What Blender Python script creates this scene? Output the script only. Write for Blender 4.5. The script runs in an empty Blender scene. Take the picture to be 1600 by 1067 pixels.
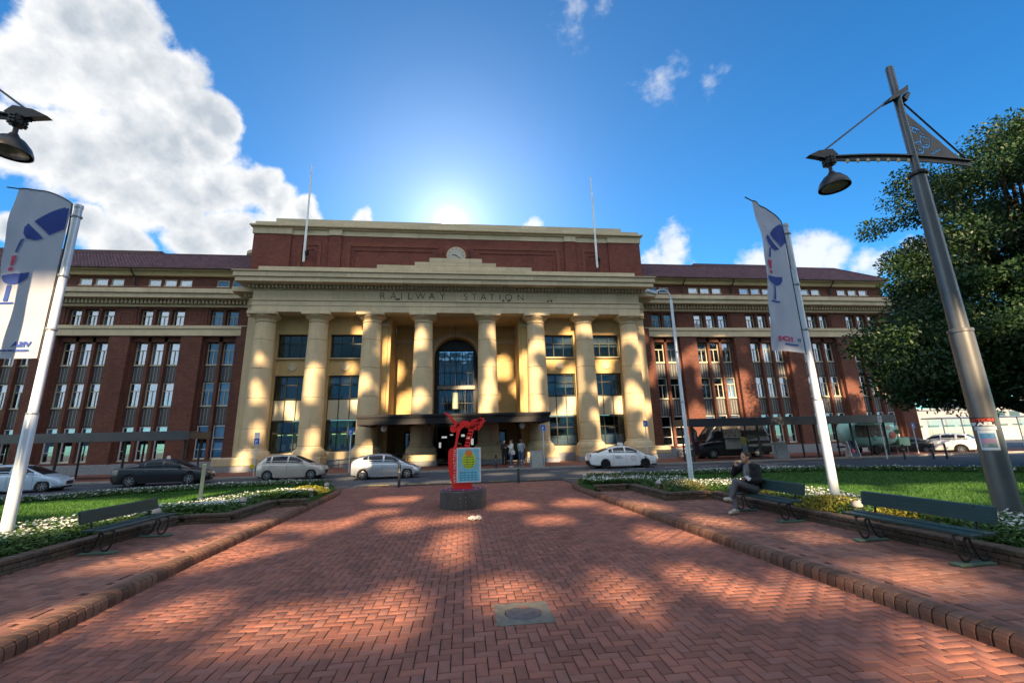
import bpy, bmesh, math, random
import numpy as np
from mathutils import Vector, Matrix, Euler
rng = np.random.default_rng(7); random.seed(7)
S = bpy.context.scene
COL = S.collection
# ---------------------------------------------------------------- camera
cam = bpy.data.cameras.new('camera'); camo = bpy.data.objects.new('camera', cam); COL.objects.link(camo)
cam.sensor_width = 36; cam.lens = 15.075; cam.clip_start = .05; cam.clip_end = 3000
CAMH = 1.73
def cam_basis(yaw, pitch, roll):
    cy, sy, cp, sp = math.cos(yaw), math.sin(yaw), math.cos(pitch), math.sin(pitch)
    w = Vector((sy*cp, cy*cp, sp)); r = Vector((cy, -sy, 0)); u = r.cross(w)
    c, s = math.cos(roll), math.sin(roll)
    return c*r+s*u, -s*r+c*u, w
_r, _u, _w = cam_basis(math.radians(6.67), math.radians(13.1), math.radians(-1.5))
camo.matrix_world = Matrix(((_r.x, _u.x, -_w.x, 0), (_r.y, _u.y, -_w.y, 0), (_r.z, _u.z, -_w.z, CAMH), (0, 0, 0, 1)))
S.camera = camo
# ---------------------------------------------------------------- light
SUN_EL, SUN_AZ = math.radians(28.2), math.radians(184.5)     # azimuth clockwise from +Y: behind the viewer
SUN_TO = Vector((math.cos(SUN_EL)*math.sin(SUN_AZ), math.cos(SUN_EL)*math.cos(SUN_AZ), math.sin(SUN_EL)))
sl = bpy.data.lights.new('sun', 'SUN'); sl.energy = 5.0; sl.angle = math.radians(.5); sl.color = (1, .72, .43)
slo = bpy.data.objects.new('sun', sl); COL.objects.link(slo)
slo.rotation_euler = SUN_TO.to_track_quat('Z', 'Y').to_euler(); slo.location = (0, -20, 60)
W = bpy.data.worlds.new('World'); S.world = W; W.use_nodes = True
vs = S.view_settings; vs.view_transform = 'Standard'; vs.look = 'None'; vs.gamma = 1; vs.exposure = 1.55
S.cycles.use_denoising = True; S.cycles.max_bounces = 6; S.cycles.diffuse_bounces = 3; S.cycles.glossy_bounces = 3
S.cycles.transparent_max_bounces = 12; S.cycles.transmission_bounces = 4; S.cycles.sample_clamp_indirect = 4
S.cycles.caustics_reflective = False; S.cycles.caustics_refractive = False
S.cycles.use_adaptive_sampling = True; S.cycles.adaptive_threshold = .015

class NT:
    """small node-tree writer"""
    def __init__(s, tree): s.t = tree; s.n = tree.nodes; s.l = tree.links; s.n.clear()
    def put(s, sock, v):
        if hasattr(v, 'is_output'): s.l.new(v, sock)
        elif v is not None: sock.default_value = v
    def node(s, kind, **kw):
        nd = s.n.new(kind)
        for k, v in kw.items(): setattr(nd, k, v)
        return nd
    def math(s, op, a, b=None, c=None, clamp=False):
        nd = s.node('ShaderNodeMath', operation=op, use_clamp=clamp)
        s.put(nd.inputs[0], a)
        if b is not None: s.put(nd.inputs[1], b)
        if c is not None: s.put(nd.inputs[2], c)
        return nd.outputs[0]
    def vec(s, op, a, b=None):
        nd = s.node('ShaderNodeVectorMath', operation=op); s.put(nd.inputs[0], a)
        if b is not None: s.put(nd.inputs[1], b)
        return nd.outputs['Value'] if op in ('DISTANCE', 'DOT_PRODUCT', 'LENGTH') else nd.outputs[0]
    def mix(s, f, a, b, mode='MIX'):
        nd = s.node('ShaderNodeMix', data_type='RGBA', blend_type=mode); s.put(nd.inputs[0], f); s.put(nd.inputs[6], a); s.put(nd.inputs[7], b)
        return nd.outputs[2]
    def noise(s, v, scale, detail=4, rough=.55, dist=0):
        nd = s.node('ShaderNodeTexNoise'); s.put(nd.inputs['Vector'], v)
        nd.inputs['Scale'].default_value = scale; nd.inputs['Detail'].default_value = detail
        nd.inputs['Roughness'].default_value = rough; nd.inputs['Distortion'].default_value = dist
        return nd.outputs[0]
    def smooth(s, v, a, b, lo=0, hi=1):
        nd = s.node('ShaderNodeMapRange', interpolation_type='SMOOTHSTEP'); s.put(nd.inputs[0], v)
        for i, q in zip((1, 2, 3, 4), (a, b, lo, hi)): nd.inputs[i].default_value = q
        return nd.outputs[0]

def c4(c): return (c[0], c[1], c[2], 1)

def build_world():
    n = NT(W.node_tree)
    sky = n.node('ShaderNodeTexSky', sky_type='NISHITA', sun_disc=False)
    sky.sun_elevation = SUN_EL; sky.sun_rotation = SUN_AZ; sky.air_density = 1.0; sky.dust_density = .25; sky.ozone_density = 2.2; sky.altitude = 10
    d = n.vec('NORMALIZE', n.node('ShaderNodeTexCoord').outputs['Generated'])
    hs = n.node('ShaderNodeHueSaturation'); hs.inputs['Saturation'].default_value = SKY_SAT; hs.inputs['Value'].default_value = SKY_VAL
    n.put(hs.inputs['Color'], sky.outputs[0])
    base = n.mix(1, hs.outputs[0], c4(SKY_TINT), 'MULTIPLY')
    # the bright air round the sun that stands behind the parapet
    s = Vector((-.0278, .8807, .4729)).normalized()
    dot = n.math('MAXIMUM', n.vec('DOT_PRODUCT', d, tuple(s)), 0)
    for pw, amp, colr in ((6, GLOW[0], (.55, .80, 1.0)), (40, GLOW[1], (.86, .91, 1.0)), (350, GLOW[2], (1, .98, .94)), (7000, GLOW[3], (1, .95, .85))):
        k = n.math('MULTIPLY', n.math('POWER', dot, pw), amp)
        base = n.mix(k, base, c4(colr), 'ADD') if False else n.vec('ADD', base, n.vec('MULTIPLY', n.node_rgb(colr), n.comb(k)))
    # clouds
    warp = n.noise(d, 5, 5, .6)
    wv = n.node('ShaderNodeTexNoise'); n.put(wv.inputs['Vector'], d); wv.inputs['Scale'].default_value = 6; wv.inputs['Detail'].default_value = 4
    dd = n.vec('ADD', d, n.vec('MULTIPLY', n.vec('SUBTRACT', wv.outputs['Color'], (.5, .5, .5)), (.10, .10, .10)))
    m = None
    for (cx, cy, cz, rad) in CLOUDS:
        c = (cx, cy, cz)
        v = n.math('SUBTRACT', 1, n.math('DIVIDE', n.vec('DISTANCE', dd, c), rad))
        m = v if m is None else n.math('MAXIMUM', m, v)
    fb = n.noise(d, 8, 10, .64)
    big = n.math('ADD', m, n.math('MULTIPLY', n.math('SUBTRACT', fb, .52), 1.5))
    # clouds carried on behind the viewer, spread wider there to add fill light
    sep = n.node('ShaderNodeSeparateXYZ'); n.put(sep.inputs[0], d)
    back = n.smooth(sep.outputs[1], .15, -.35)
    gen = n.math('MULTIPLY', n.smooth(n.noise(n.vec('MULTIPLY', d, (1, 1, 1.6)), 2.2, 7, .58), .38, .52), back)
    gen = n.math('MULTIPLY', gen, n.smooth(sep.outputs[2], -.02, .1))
    wm = None
    for (cx, cy, cz, rad) in WISPS:
        c = (cx, cy, cz)
        v = n.math('SUBTRACT', 1, n.math('DIVIDE', n.vec('DISTANCE', dd, c), rad))
        wm = v if wm is None else n.math('MAXIMUM', wm, v)
    wf = n.noise(n.vec('MULTIPLY', d, (1, 1, 1.5)), 16, 8, .62)
    wisp = n.smooth(n.math('ADD', wm, n.math('MULTIPLY', n.math('SUBTRACT', wf, .5), 3.6)), .15, 1.6, 0, .62)
    lowm = None
    for (cx, cy, cz, rad) in LOWC:
        c = (cx, cy, cz)
        v = n.math('SUBTRACT', 1, n.math('DIVIDE', n.vec('DISTANCE', n.vec('MULTIPLY', dd, (1, 1, 1.0)), c), rad))
        lowm = v if lowm is None else n.math('MAXIMUM', lowm, v)
    low = n.smooth(n.math('ADD', lowm, n.math('MULTIPLY', n.math('SUBTRACT', n.noise(d, 14, 8, .6), .52), 2.2)), .12, .75, 0, .85)
    a = n.smooth(big, .0, .34)
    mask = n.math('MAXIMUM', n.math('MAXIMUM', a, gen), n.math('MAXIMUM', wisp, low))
    # body: white sunlit rims, soft grey depth, billows from the noise read a little towards the sun
    dl = n.vec('ADD', d, tuple(Vector((.55, .0, -.12))*.030))
    relief = n.math('SUBTRACT', n.noise(d, 7, 8, .55), n.noise(dl, 7, 8, .55))
    deep = n.smooth(n.math('ADD', big, n.math('MULTIPLY', n.noise(d, 3.2, 3), .8)), .45, 1.35)
    white, grey = (1.0, 1.0, 1.0), (.52, .58, .65)
    shade = n.math('SUBTRACT', n.math('MULTIPLY', deep, .85), n.math('MULTIPLY', relief, 3.4), clamp=True)
    cc = n.mix(shade, c4(white), c4(grey))
    cc = n.vec('MULTIPLY', cc, n.comb(n.math('MULTIPLY', CLOUD_V, n.math('ADD', 1, n.math('MULTIPLY', back, CLOUD_BACKFILL)))))
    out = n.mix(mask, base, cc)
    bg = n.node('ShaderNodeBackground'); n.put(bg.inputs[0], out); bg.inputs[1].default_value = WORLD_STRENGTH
    n.l.new(bg.outputs[0], n.node('ShaderNodeOutputWorld').inputs[0])
def _rgb(self, c):
    nd = self.node('ShaderNodeRGB'); nd.outputs[0].default_value = c4(c); return nd.outputs[0]
def _comb(self, v):
    nd = self.node('ShaderNodeCombineXYZ')
    for i in range(3): self.put(nd.inputs[i], v)
    return nd.outputs[0]
NT.node_rgb = _rgb; NT.comb = _comb
WORLD_STRENGTH = .15
SKY_SAT, SKY_VAL, SKY_TINT = 1.25, .45, (.46, 1.05, 1.26)
GLOW = (.36, .95, 1.2, 34)
CLOUD_V = 2.45; CLOUD_BACKFILL = .6     # unseen clouds behind the viewer are brightened to add fill light
# cloud banks: direction in the sky (x, y, z) and angular size
CLOUDS = [(-0.5535, 0.5728, 0.6046, 0.0728), (-0.5075, 0.5952, 0.6231, 0.0668), (-0.5935, 0.5884, 0.5491, 0.0726), (-0.5436, 0.6219, 0.5637, 0.0967), (-0.4913, 0.6424, 0.5882, 0.0759), (-0.4629, 0.6832, 0.5647, 0.0587), (-0.4428, 0.7059, 0.5528, 0.0351), (-0.648, 0.5981, 0.4716, 0.0443), (-0.6294, 0.6271, 0.4589, 0.0694), (-0.5835, 0.6693, 0.4599, 0.0943), (-0.5255, 0.6962, 0.4891, 0.0997), (-0.4648, 0.7151, 0.5221, 0.0526), (-0.5137, 0.7382, 0.4372, 0.0875), (-0.451, 0.7635, 0.4623, 0.078), (-0.4028, 0.7818, 0.476, 0.0533), (-0.5593, 0.7211, 0.4089, 0.0653), (-0.3737, 0.8096, 0.4527, 0.0586), (-0.4546, 0.7963, 0.3991, 0.0726), (-0.3909, 0.8235, 0.4112, 0.0551), (-0.3139, 0.8366, 0.4489, 0.0456), (-0.6053, 0.7087, 0.3625, 0.0364), (-0.5812, 0.7413, 0.3357, 0.0484), (-0.5894, 0.6945, 0.4126, 0.0455), (-0.2063, 0.8636, 0.46, 0.0318), (-0.2884, 0.8487, 0.4433, 0.0309), (-0.633, 0.5634, 0.5309, 0.0309), (-0.6734, 0.6605, 0.332, 0.024), (-0.4959, 0.7884, 0.3641, 0.0571)]
WISPS = [(0.3731, 0.6511, 0.661, 0.0515), (0.3979, 0.6203, 0.6759, 0.0262), (0.2059, 0.6117, 0.7638, 0.0447), (0.2483, 0.5923, 0.7665, 0.0289), (0.4604, 0.6171, 0.6381, 0.0308), (0.4881, 0.5908, 0.6424, 0.0254)]
LOWC = [(0.4398, 0.8139, 0.3797, 0.0716), (0.3984, 0.8345, 0.3805, 0.042), (0.5895, 0.7328, 0.3398, 0.0509), (0.6479, 0.6917, 0.319, 0.073), (0.6765, 0.6653, 0.3157, 0.0354), (0.7298, 0.6249, 0.2771, 0.0504), (0.7498, 0.5955, 0.2884, 0.0434), (0.159, 0.8674, 0.4715, 0.023)]
build_world()

# ---------------------------------------------------------------- materials
MATS = {}
def M(name, col, rough=.7, var=.12, scale=4., metal=0., bump=0., bscale=None, spec=.5, col2=None, coat=0., attr=False, detail=5, streak=0., stretch=None, emit=0, trans=0., oinfo=0.):
    if name in MATS: return MATS[name]
    m = bpy.data.materials.new(name); m.use_nodes = True; MATS[name] = m
    n = NT(m.node_tree)
    b = n.node('ShaderNodeBsdfPrincipled'); o = n.node('ShaderNodeOutputMaterial'); n.l.new(b.outputs[0], o.inputs[0])
    tc = n.node('ShaderNodeTexCoord').outputs['Object']
    v = n.vec('MULTIPLY', tc, stretch) if stretch else tc
    ns = n.noise(v, scale, detail, .6)
    c2 = col2 or tuple(x*.45 for x in col)
    k = n.smooth(ns, .3, .72)
    c = n.mix(n.math('MULTIPLY', k, min(1, var*2)), c4(col), c4(c2))
    if attr or oinfo:
        r = n.node('ShaderNodeAttribute', attribute_name='rnd').outputs['Fac'] if attr else n.node('ShaderNodeObjectInfo').outputs['Random']
        amp = attr if attr else oinfo
        f = n.math('ADD', 1-amp/2, n.math('MULTIPLY', r, amp))
        c = n.vec('MULTIPLY', c, n.comb(f))
        if attr and name.startswith('brick'):
            k2 = n.math('FRACT', n.math('MULTIPLY', r, 7.31))
            c = n.mix(n.math('MULTIPLY', k2, .55), c, n.vec('MULTIPLY', c, (.62, .85, 1.05)))
    if name.startswith('brick_'):
        gp = n.node('ShaderNodeNewGeometry').outputs['Position']
        c = n.vec('MULTIPLY', c, n.comb(n.math('ADD', .70, n.math('MULTIPLY', n.noise(gp, .9, 6, .65), .6))))
        c = n.mix(n.smooth(n.noise(gp, 3.1, 5, .7), .60, .74, 0, .45), c, c4((.10, .085, .075)))
        c = n.mix(n.smooth(n.noise(gp, 17, 3, .5), .735, .76, 0, .5), c, c4((.30, .28, .26)))
    if streak:
        sn = n.noise(n.vec('MULTIPLY', tc, (2.2, 2.2, .18)), 1.6, 6, .65)
        c = n.mix(n.smooth(sn, .5, .8, 0, streak), c, c4(tuple(x*.35 for x in col)))
    n.put(b.inputs['Base Color'], c)
    b.inputs['Metallic'].default_value = metal
    n.put(b.inputs['Roughness'], n.math('ADD', rough-.08, n.math('MULTIPLY', ns, .16), clamp=True))
    b.inputs['Specular IOR Level'].default_value = spec
    if coat: b.inputs['Coat Weight'].default_value = coat; b.inputs['Coat Roughness'].default_value = .05
    if emit: n.put(b.inputs['Emission Color'], c); b.inputs['Emission Strength'].default_value = emit
    if trans:
        tb = n.node('ShaderNodeBsdfTranslucent'); n.put(tb.inputs[0], c); ms = n.node('ShaderNodeMixShader'); ms.inputs[0].default_value = trans
        n.l.new(b.outputs[0], ms.inputs[1]); n.l.new(tb.outputs[0], ms.inputs[2]); n.l.new(ms.outputs[0], o.inputs[0])
    if bump:
        bp = n.node('ShaderNodeBump'); bp.inputs['Strength'].default_value = bump; bp.inputs['Distance'].default_value = .02
        n.put(bp.inputs['Height'], n.noise(tc, bscale or scale*6, 6, .65)); n.l.new(bp.outputs[0], b.inputs['Normal'])
    return m
def M_brickwall(name, c1, c2, mortar, axis='xz', scale=1.0, soldier=False):
    m = bpy.data.materials.new(name); m.use_nodes = True; MATS[name] = m; n = NT(m.node_tree)
    b = n.node('ShaderNodeBsdfPrincipled'); o = n.node('ShaderNodeOutputMaterial'); n.l.new(b.outputs[0], o.inputs[0])
    tc = n.node('ShaderNodeTexCoord').outputs['Object']; sp = n.node('ShaderNodeSeparateXYZ'); n.put(sp.inputs[0], tc)
    cb = n.node('ShaderNodeCombineXYZ')
    n.put(cb.inputs[0], n.math('ADD', sp.outputs[0], sp.outputs[1])); n.put(cb.inputs[1], sp.outputs[2] if axis == 'xz' else sp.outputs[1])
    if axis == 'xy': n.put(cb.inputs[0], sp.outputs[0])
    t = n.node('ShaderNodeTexBrick'); n.put(t.inputs['Vector'], cb.outputs[0])
    t.inputs['Scale'].default_value = scale; t.inputs['Brick Width'].default_value = .24 if not soldier else .09; t.inputs['Row Height'].default_value = .086 if not soldier else .25
    t.inputs['Mortar Size'].default_value = .009; t.inputs['Color1'].default_value = c4(c1); t.inputs['Color2'].default_value = c4(c2); t.inputs['Mortar'].default_value = c4(mortar)
    t.inputs['Bias'].default_value = -.1; t.inputs['Mortar Smooth'].default_value = .3
    big = n.noise(tc, .7, 5, .6); fine = n.noise(tc, 9, 4)
    c = n.vec('MULTIPLY', t.outputs[0], n.comb(n.math('ADD', .62, n.math('MULTIPLY', big, .76))))
    c = n.vec('MULTIPLY', c, n.comb(n.math('ADD', .75, n.math('MULTIPLY', fine, .5))))
    n.put(b.inputs['Base Color'], c); b.inputs['Roughness'].default_value = .85; b.inputs['Specular IOR Level'].default_value = .25
    bp = n.node('ShaderNodeBump'); bp.inputs['Strength'].default_value = .5; bp.inputs['Distance'].default_value = .012; bp.invert = True
    n.put(bp.inputs['Height'], n.math('ADD', t.outputs[1], n.math('MULTIPLY', fine, .3))); n.l.new(bp.outputs[0], b.inputs['Normal'])
    return m
def M_glass(name, tint=(.02, .025, .03), rough=.03, spec=1.0, wav=.02, ior=1.9):
    """window glass seen by day: dark room behind, mirror of the sky in front, panes not quite flat"""
    m = bpy.data.materials.new(name); m.use_nodes = True; MATS[name] = m; n = NT(m.node_tree)
    b = n.node('ShaderNodeBsdfPrincipled'); o = n.node('ShaderNodeOutputMaterial'); n.l.new(b.outputs[0], o.inputs[0])
    r = n.node('ShaderNodeObjectInfo').outputs['Random']
    n.put(b.inputs['Base Color'], c4(tint)); b.inputs['Roughness'].default_value = rough; b.inputs['IOR'].default_value = ior
    b.inputs['Specular IOR Level'].default_value = spec
    tc = n.node('ShaderNodeTexCoord').outputs['Object']
    bp = n.node('ShaderNodeBump'); bp.inputs['Strength'].default_value = .35; bp.inputs['Distance'].default_value = wav
    nd = n.node('ShaderNodeTexNoise', noise_dimensions='4D'); n.put(nd.inputs['Vector'], tc); n.put(nd.inputs['W'], n.math('MULTIPLY', r, 50)); nd.inputs['Scale'].default_value = .9; nd.inputs['Detail'].default_value = 1
    n.put(bp.inputs['Height'], nd.outputs[0]); n.l.new(bp.outputs[0], b.inputs['Normal'])
    return m
def M_clear(name, tint=(.85, .92, .95), alpha=.25):
    m = bpy.data.materials.new(name); m.use_nodes = True; MATS[name] = m; n = NT(m.node_tree)
    g = n.node('ShaderNodeBsdfGlossy'); g.inputs['Roughness'].default_value = .03; g.inputs['Color'].default_value = (.72, .86, 1, 1)
    t = n.node('ShaderNodeBsdfTransparent'); t.inputs[0].default_value = c4(tint); ms = n.node('ShaderNodeMixShader'); ms.inputs[0].default_value = alpha
    n.l.new(t.outputs[0], ms.inputs[1]); n.l.new(g.outputs[0], ms.inputs[2]); n.l.new(ms.outputs[0], n.node('ShaderNodeOutputMaterial').inputs[0])
    return m

# ---------------------------------------------------------------- mesh helpers
class MB:
    def __init__(s): s.v = []; s.f = []; s.mi = []; s.cur = 0
    def add(s, vs, fs):
        o = len(s.v); s.v += [tuple(q) for q in vs]; s.f += [tuple(i+o for i in q) for q in fs]; s.mi += [s.cur]*len(fs); return s
    def box(s, x0, x1, y0, y1, z0, z1, ch=0):
        if ch:
            c = ch; vs = []
            for z, k in ((z0, c), (z0+c, 0), (z1-c, 0), (z1, c)):
                vs += [(x0+k, y0+k, z), (x1-k, y0+k, z), (x1-k, y1-k, z), (x0+k, y1-k, z)]
            fs = [(3, 2, 1, 0), (12, 13, 14, 15)]
            for a in (0, 4, 8):
                for i in range(4): j = (i+1) % 4; fs.append((a+i, a+j, a+4+j, a+4+i))
            return s.add(vs, fs)
        vs = [(x0, y0, z0), (x1, y0, z0), (x1, y1, z0), (x0, y1, z0), (x0, y0, z1), (x1, y0, z1), (x1, y1, z1), (x0, y1, z1)]
        return s.add(vs, [(3, 2, 1, 0), (4, 5, 6, 7), (0, 1, 5, 4), (1, 2, 6, 5), (2, 3, 7, 6), (3, 0, 4, 7)])
    def obox(s, c, ax, ay, az):
        """oriented box: centre and three half-axis vectors"""
        c = Vector(c); ax, ay, az = Vector(ax), Vector(ay), Vector(az)
        vs = [c+i*ax+j*ay+k*az for k in (-1, 1) for i, j in ((-1, -1), (1, -1), (1, 1), (-1, 1))]
        return s.add(vs, [(3, 2, 1, 0), (4, 5, 6, 7), (0, 1, 5, 4), (1, 2, 6, 5), (2, 3, 7, 6), (3, 0, 4, 7)])
    def bar(s, a, b, w, h=None, up=(0, 0, 1)):
        a, b = Vector(a), Vector(b); h = h or w; d = b-a; L = d.length; d.normalize()
        u = Vector(up); 
        if abs(d.dot(u)) > .98: u = Vector((0, 1, 0))
        sd = d.cross(u).normalized(); up2 = sd.cross(d)
        return s.obox((a+b)/2, d*L/2, sd*w/2, up2*h/2)
    def lathe(s, prof, c=(0, 0, 0), seg=24, cap=True, axis=None):
        """prof: list of (r, z) from bottom to top"""
        vs = []; fs = []; n = len(prof)
        Mx = Matrix.Translation(Vector(c))
        if axis is not None: Mx = Mx @ Vector(axis).to_track_quat('Z', 'Y').to_matrix().to_4x4()
        for r, z in prof:
            for i in range(seg):
                a = 2*math.pi*i/seg; vs.append(Mx @ Vector((r*math.cos(a), r*math.sin(a), z)))
        for k in range(n-1):
            for i in range(seg): j = (i+1) % seg; fs.append((k*seg+i, k*seg+j, (k+1)*seg+j, (k+1)*seg+i))
        if cap: fs.append(tuple(range(seg-1, -1, -1))); fs.append(tuple((n-1)*seg+i for i in range(seg)))
        return s.add(vs, fs)
    def tube(s, pts, r, seg=8, cap=True):
        pts = [Vector(p) for p in pts]; n = len(pts); rr = r if isinstance(r, (list, tuple)) else [r]*n
        vs = []; fs = []; prev = None
        for k, p in enumerate(pts):
            d = (pts[min(k+1, n-1)]-pts[max(k-1, 0)]).normalized()
            if prev is None:
                q = Vector((0, 0, 1)) if abs(d.z) < .9 else Vector((1, 0, 0)); a = d.cross(q).normalized()
            else: a = (prev-d*prev.dot(d)).normalized()
            prev = a; b = d.cross(a)
            for i in range(seg):
                t = 2*math.pi*i/seg; vs.append(p+rr[k]*(math.cos(t)*a+math.sin(t)*b))
        for k in range(n-1):
            for i in range(seg): j = (i+1) % seg; fs.append((k*seg+i, k*seg+j, (k+1)*seg+j, (k+1)*seg+i))
        if cap: fs.append(tuple(range(seg-1, -1, -1))); fs.append(tuple((n-1)*seg+i for i in range(seg)))
        return s.add(vs, fs)
    def prism(s, poly, t0, t1, f=None):
        """2-D outline (a,b) extruded t0..t1; f(a,b,t)->xyz (default a=x,b=z,t=y)"""
        f = f or (lambda a, b, t: (a, t, b)); n = len(poly)
        vs = [f(a, b, t0) for a, b in poly]+[f(a, b, t1) for a, b in poly]
        fs = [tuple(range(n)), tuple(range(2*n-1, n-1, -1))]
        for i in range(n): j = (i+1) % n; fs.append((i, n+i, n+j, j))
        return s.add(vs, fs)
    def grid(s, P, closed_u=False):
        """P[i][j] -> xyz rows"""
        nu, nv = len(P), len(P[0]); vs = [q for row in P for q in row]; fs = []
        for i in range(nu if closed_u else nu-1):
            for j in range(nv-1): i2 = (i+1) % nu; fs.append((i*nv+j, i2*nv+j, i2*nv+j+1, i*nv+j+1))
        return s.add(vs, fs)
    def mesh(s, name, smooth=False):
        me = bpy.data.meshes.new(name); me.from_pydata(s.v, [], s.f)
        if any(s.mi): me.polygons.foreach_set('material_index', s.mi)
        bm = bmesh.new(); bm.from_mesh(me); bmesh.ops.recalc_face_normals(bm, faces=bm.faces); bm.to_mesh(me); bm.free()
        if smooth:
            me.polygons.foreach_set('use_smooth', [True]*len(me.polygons))
            try: me.set_sharp_from_angle(angle=math.radians(38 if smooth is True else smooth))
            except Exception: pass
        me.update(); return me
    def build(s, name, mat, parent=None, smooth=False, loc=None, rz=0, **kw):
        o = obj(name, s.mesh(name, smooth), mat, parent)
        if loc is not None: o.location = loc
        if rz: o.rotation_euler.z = rz
        if kw: tag(o, **kw)
        return o
def obj(name, me, mat=None, parent=None, **kw):
    o = bpy.data.objects.new(name, me)
    if mat is not None and me is not None and not me.materials:
        for q in (mat if isinstance(mat, (list, tuple)) else [mat]): me.materials.append(q)
    COL.objects.link(o)
    if parent: o.parent = parent
    if kw: tag(o, **kw)
    return o
def tag(o, label=None, cat=None, group=None, kind=None):
    if label: o['label'] = label
    if cat: o['category'] = cat
    if group: o['group'] = group
    if kind: o['kind'] = kind
    return o
def thing(name, label, cat, loc=(0, 0, 0), rz=0, group=None):
    o = bpy.data.objects.new(name, None); COL.objects.link(o); o.location = loc; o.rotation_euler.z = rz; o.empty_display_size = .2
    return tag(o, label, cat, group)
def copy_tree(o, parent=None):
    c = o.copy(); COL.objects.link(c)
    if parent: c.parent = parent
    for ch in [q for q in o.children]: copy_tree(ch, c)
    return c
def quads_mesh(name, V, F, mat, rnd=None, parent=None, smooth=False):
    """V (n,3) float array, F (m,k) int array of equal-sized faces"""
    me = bpy.data.meshes.new(name); m, k = F.shape
    me.vertices.add(len(V)); me.vertices.foreach_set('co', np.ascontiguousarray(V, dtype=np.float32).ravel())
    me.loops.add(m*k); me.loops.foreach_set('vertex_index', np.ascontiguousarray(F, dtype=np.int32).ravel())
    me.polygons.add(m); me.polygons.foreach_set('loop_start', np.arange(0, m*k, k, dtype=np.int32)); me.polygons.foreach_set('loop_total', np.full(m, k, dtype=np.int32))
    if smooth: me.polygons.foreach_set('use_smooth', np.ones(m, dtype=bool))
    me.update(calc_edges=True)
    if rnd is not None:
        at = me.attributes.new('rnd', 'FLOAT', 'FACE'); at.data.foreach_set('value', np.ascontiguousarray(rnd, dtype=np.float32))
    return obj(name, me, mat, parent)
def text_mesh(txt, size, depth=.01, offset=0, align='CENTER', space=1.0):
    cu = bpy.data.curves.new('lettering', 'FONT'); cu.body = txt; cu.size = size; cu.extrude = depth; cu.offset = offset; cu.align_x = align; cu.space_character = space
    o = bpy.data.objects.new('lettering', cu); COL.objects.link(o)
    bpy.context.view_layer.update()
    me = bpy.data.meshes.new_from_object(o.evaluated_get(bpy.context.evaluated_depsgraph_get()))
    bpy.data.objects.remove(o); bpy.data.curves.remove(cu); me.name = 'lettering'; return me
def bez(p0, p1, p2, n=10):
    p0, p1, p2 = Vector(p0), Vector(p1), Vector(p2)
    return [(1-t)**2*p0+2*t*(1-t)*p1+t*t*p2 for t in [i/n for i in range(n+1)]]
def lerp(tab, x):
    """piecewise-linear table [(x, a, b, ..)]"""
    if x <= tab[0][0]: return tab[0][1:]
    for p, q in zip(tab, tab[1:]):
        if x <= q[0]:
            t = (x-p[0])/(q[0]-p[0]); return tuple(a+(b-a)*t for a, b in zip(p[1:], q[1:]))
    return tab[-1][1:]
# ---------------------------------------------------------------- shared materials
STONE = M('stone', (.57, .455, .285), .82, .16, 1.6, bump=.12, bscale=22, col2=(.40, .31, .185), streak=.5)
STONE2 = M('stone_pale', (.60, .495, .325), .82, .18, 1.3, bump=.12, bscale=20, col2=(.42, .34, .21), streak=.45, oinfo=.2)
STONE3 = M('stone_ashlar', (.58, .40, .17), .82, .16, 1.6, bump=.12, bscale=22, col2=(.34, .24, .11), streak=.25)
GRANITE = M('granite', (.26, .28, .31), .7, .25, 6, bump=.08, bscale=60)
BRICK = M_brickwall('facade_brick', (.24, .068, .045), (.15, .048, .038), (.085, .060, .052))
BRICKW = M_brickwall('wing_brick', (.18, .064, .042), (.115, .044, .034), (.075, .058, .05))
SOLDIER = M_brickwall('soldier_brick', (.27, .085, .05), (.17, .055, .042), (.085, .060, .052), soldier=True)
DARKGREEN = M('dark_green_paint', (.022, .028, .020), .45, .1, 5)
CREAM = M('cream_paint', (.62, .56, .40), .55, .08, 3)
WHITEP = M('white_paint', (.80, .80, .78), .4, .06, 5)
SPANDREL = M('spandrel_metal', (.085, .09, .10), .5, .2, 4)
ROOM = M('dark_room', (.012, .012, .014), .9, .3, 2)  # near black: the shade of unlit rooms is put into the colour
BLIND = M('roller_blind', (.44, .48, .52), .8, .08, 2, oinfo=.5)
PANE = M_clear('window_pane', (.80, .88, .95), .20)
GLASSD = M_glass('dark_glass', (.014, .016, .02), .03)
CLEAR = M_clear('clear_glass', (.86, .92, .93), .16)
TILE = M('clay_tile', (.135, .060, .065), .7, .25, 1.2, attr=.6, col2=(.10, .06, .085))
STEELB = M('black_steel', (.018, .019, .022), .42, .12, 6, spec=.5)
LEAD = M('canopy_black', (.013, .014, .018), .5, .2, 2, spec=.3)
GALV = M('galvanised', (.42, .45, .48), .38, .12, 6, metal=.6)

XC = -.62
st = thing('railway_station', 'long red brick railway station with eight stone columns and clock', 'station', (XC, 0, 0))
def P(name, mb, mat, smooth=False, parent=None, **kw): return mb.build(name, mat, parent or st, smooth, **kw)

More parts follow.
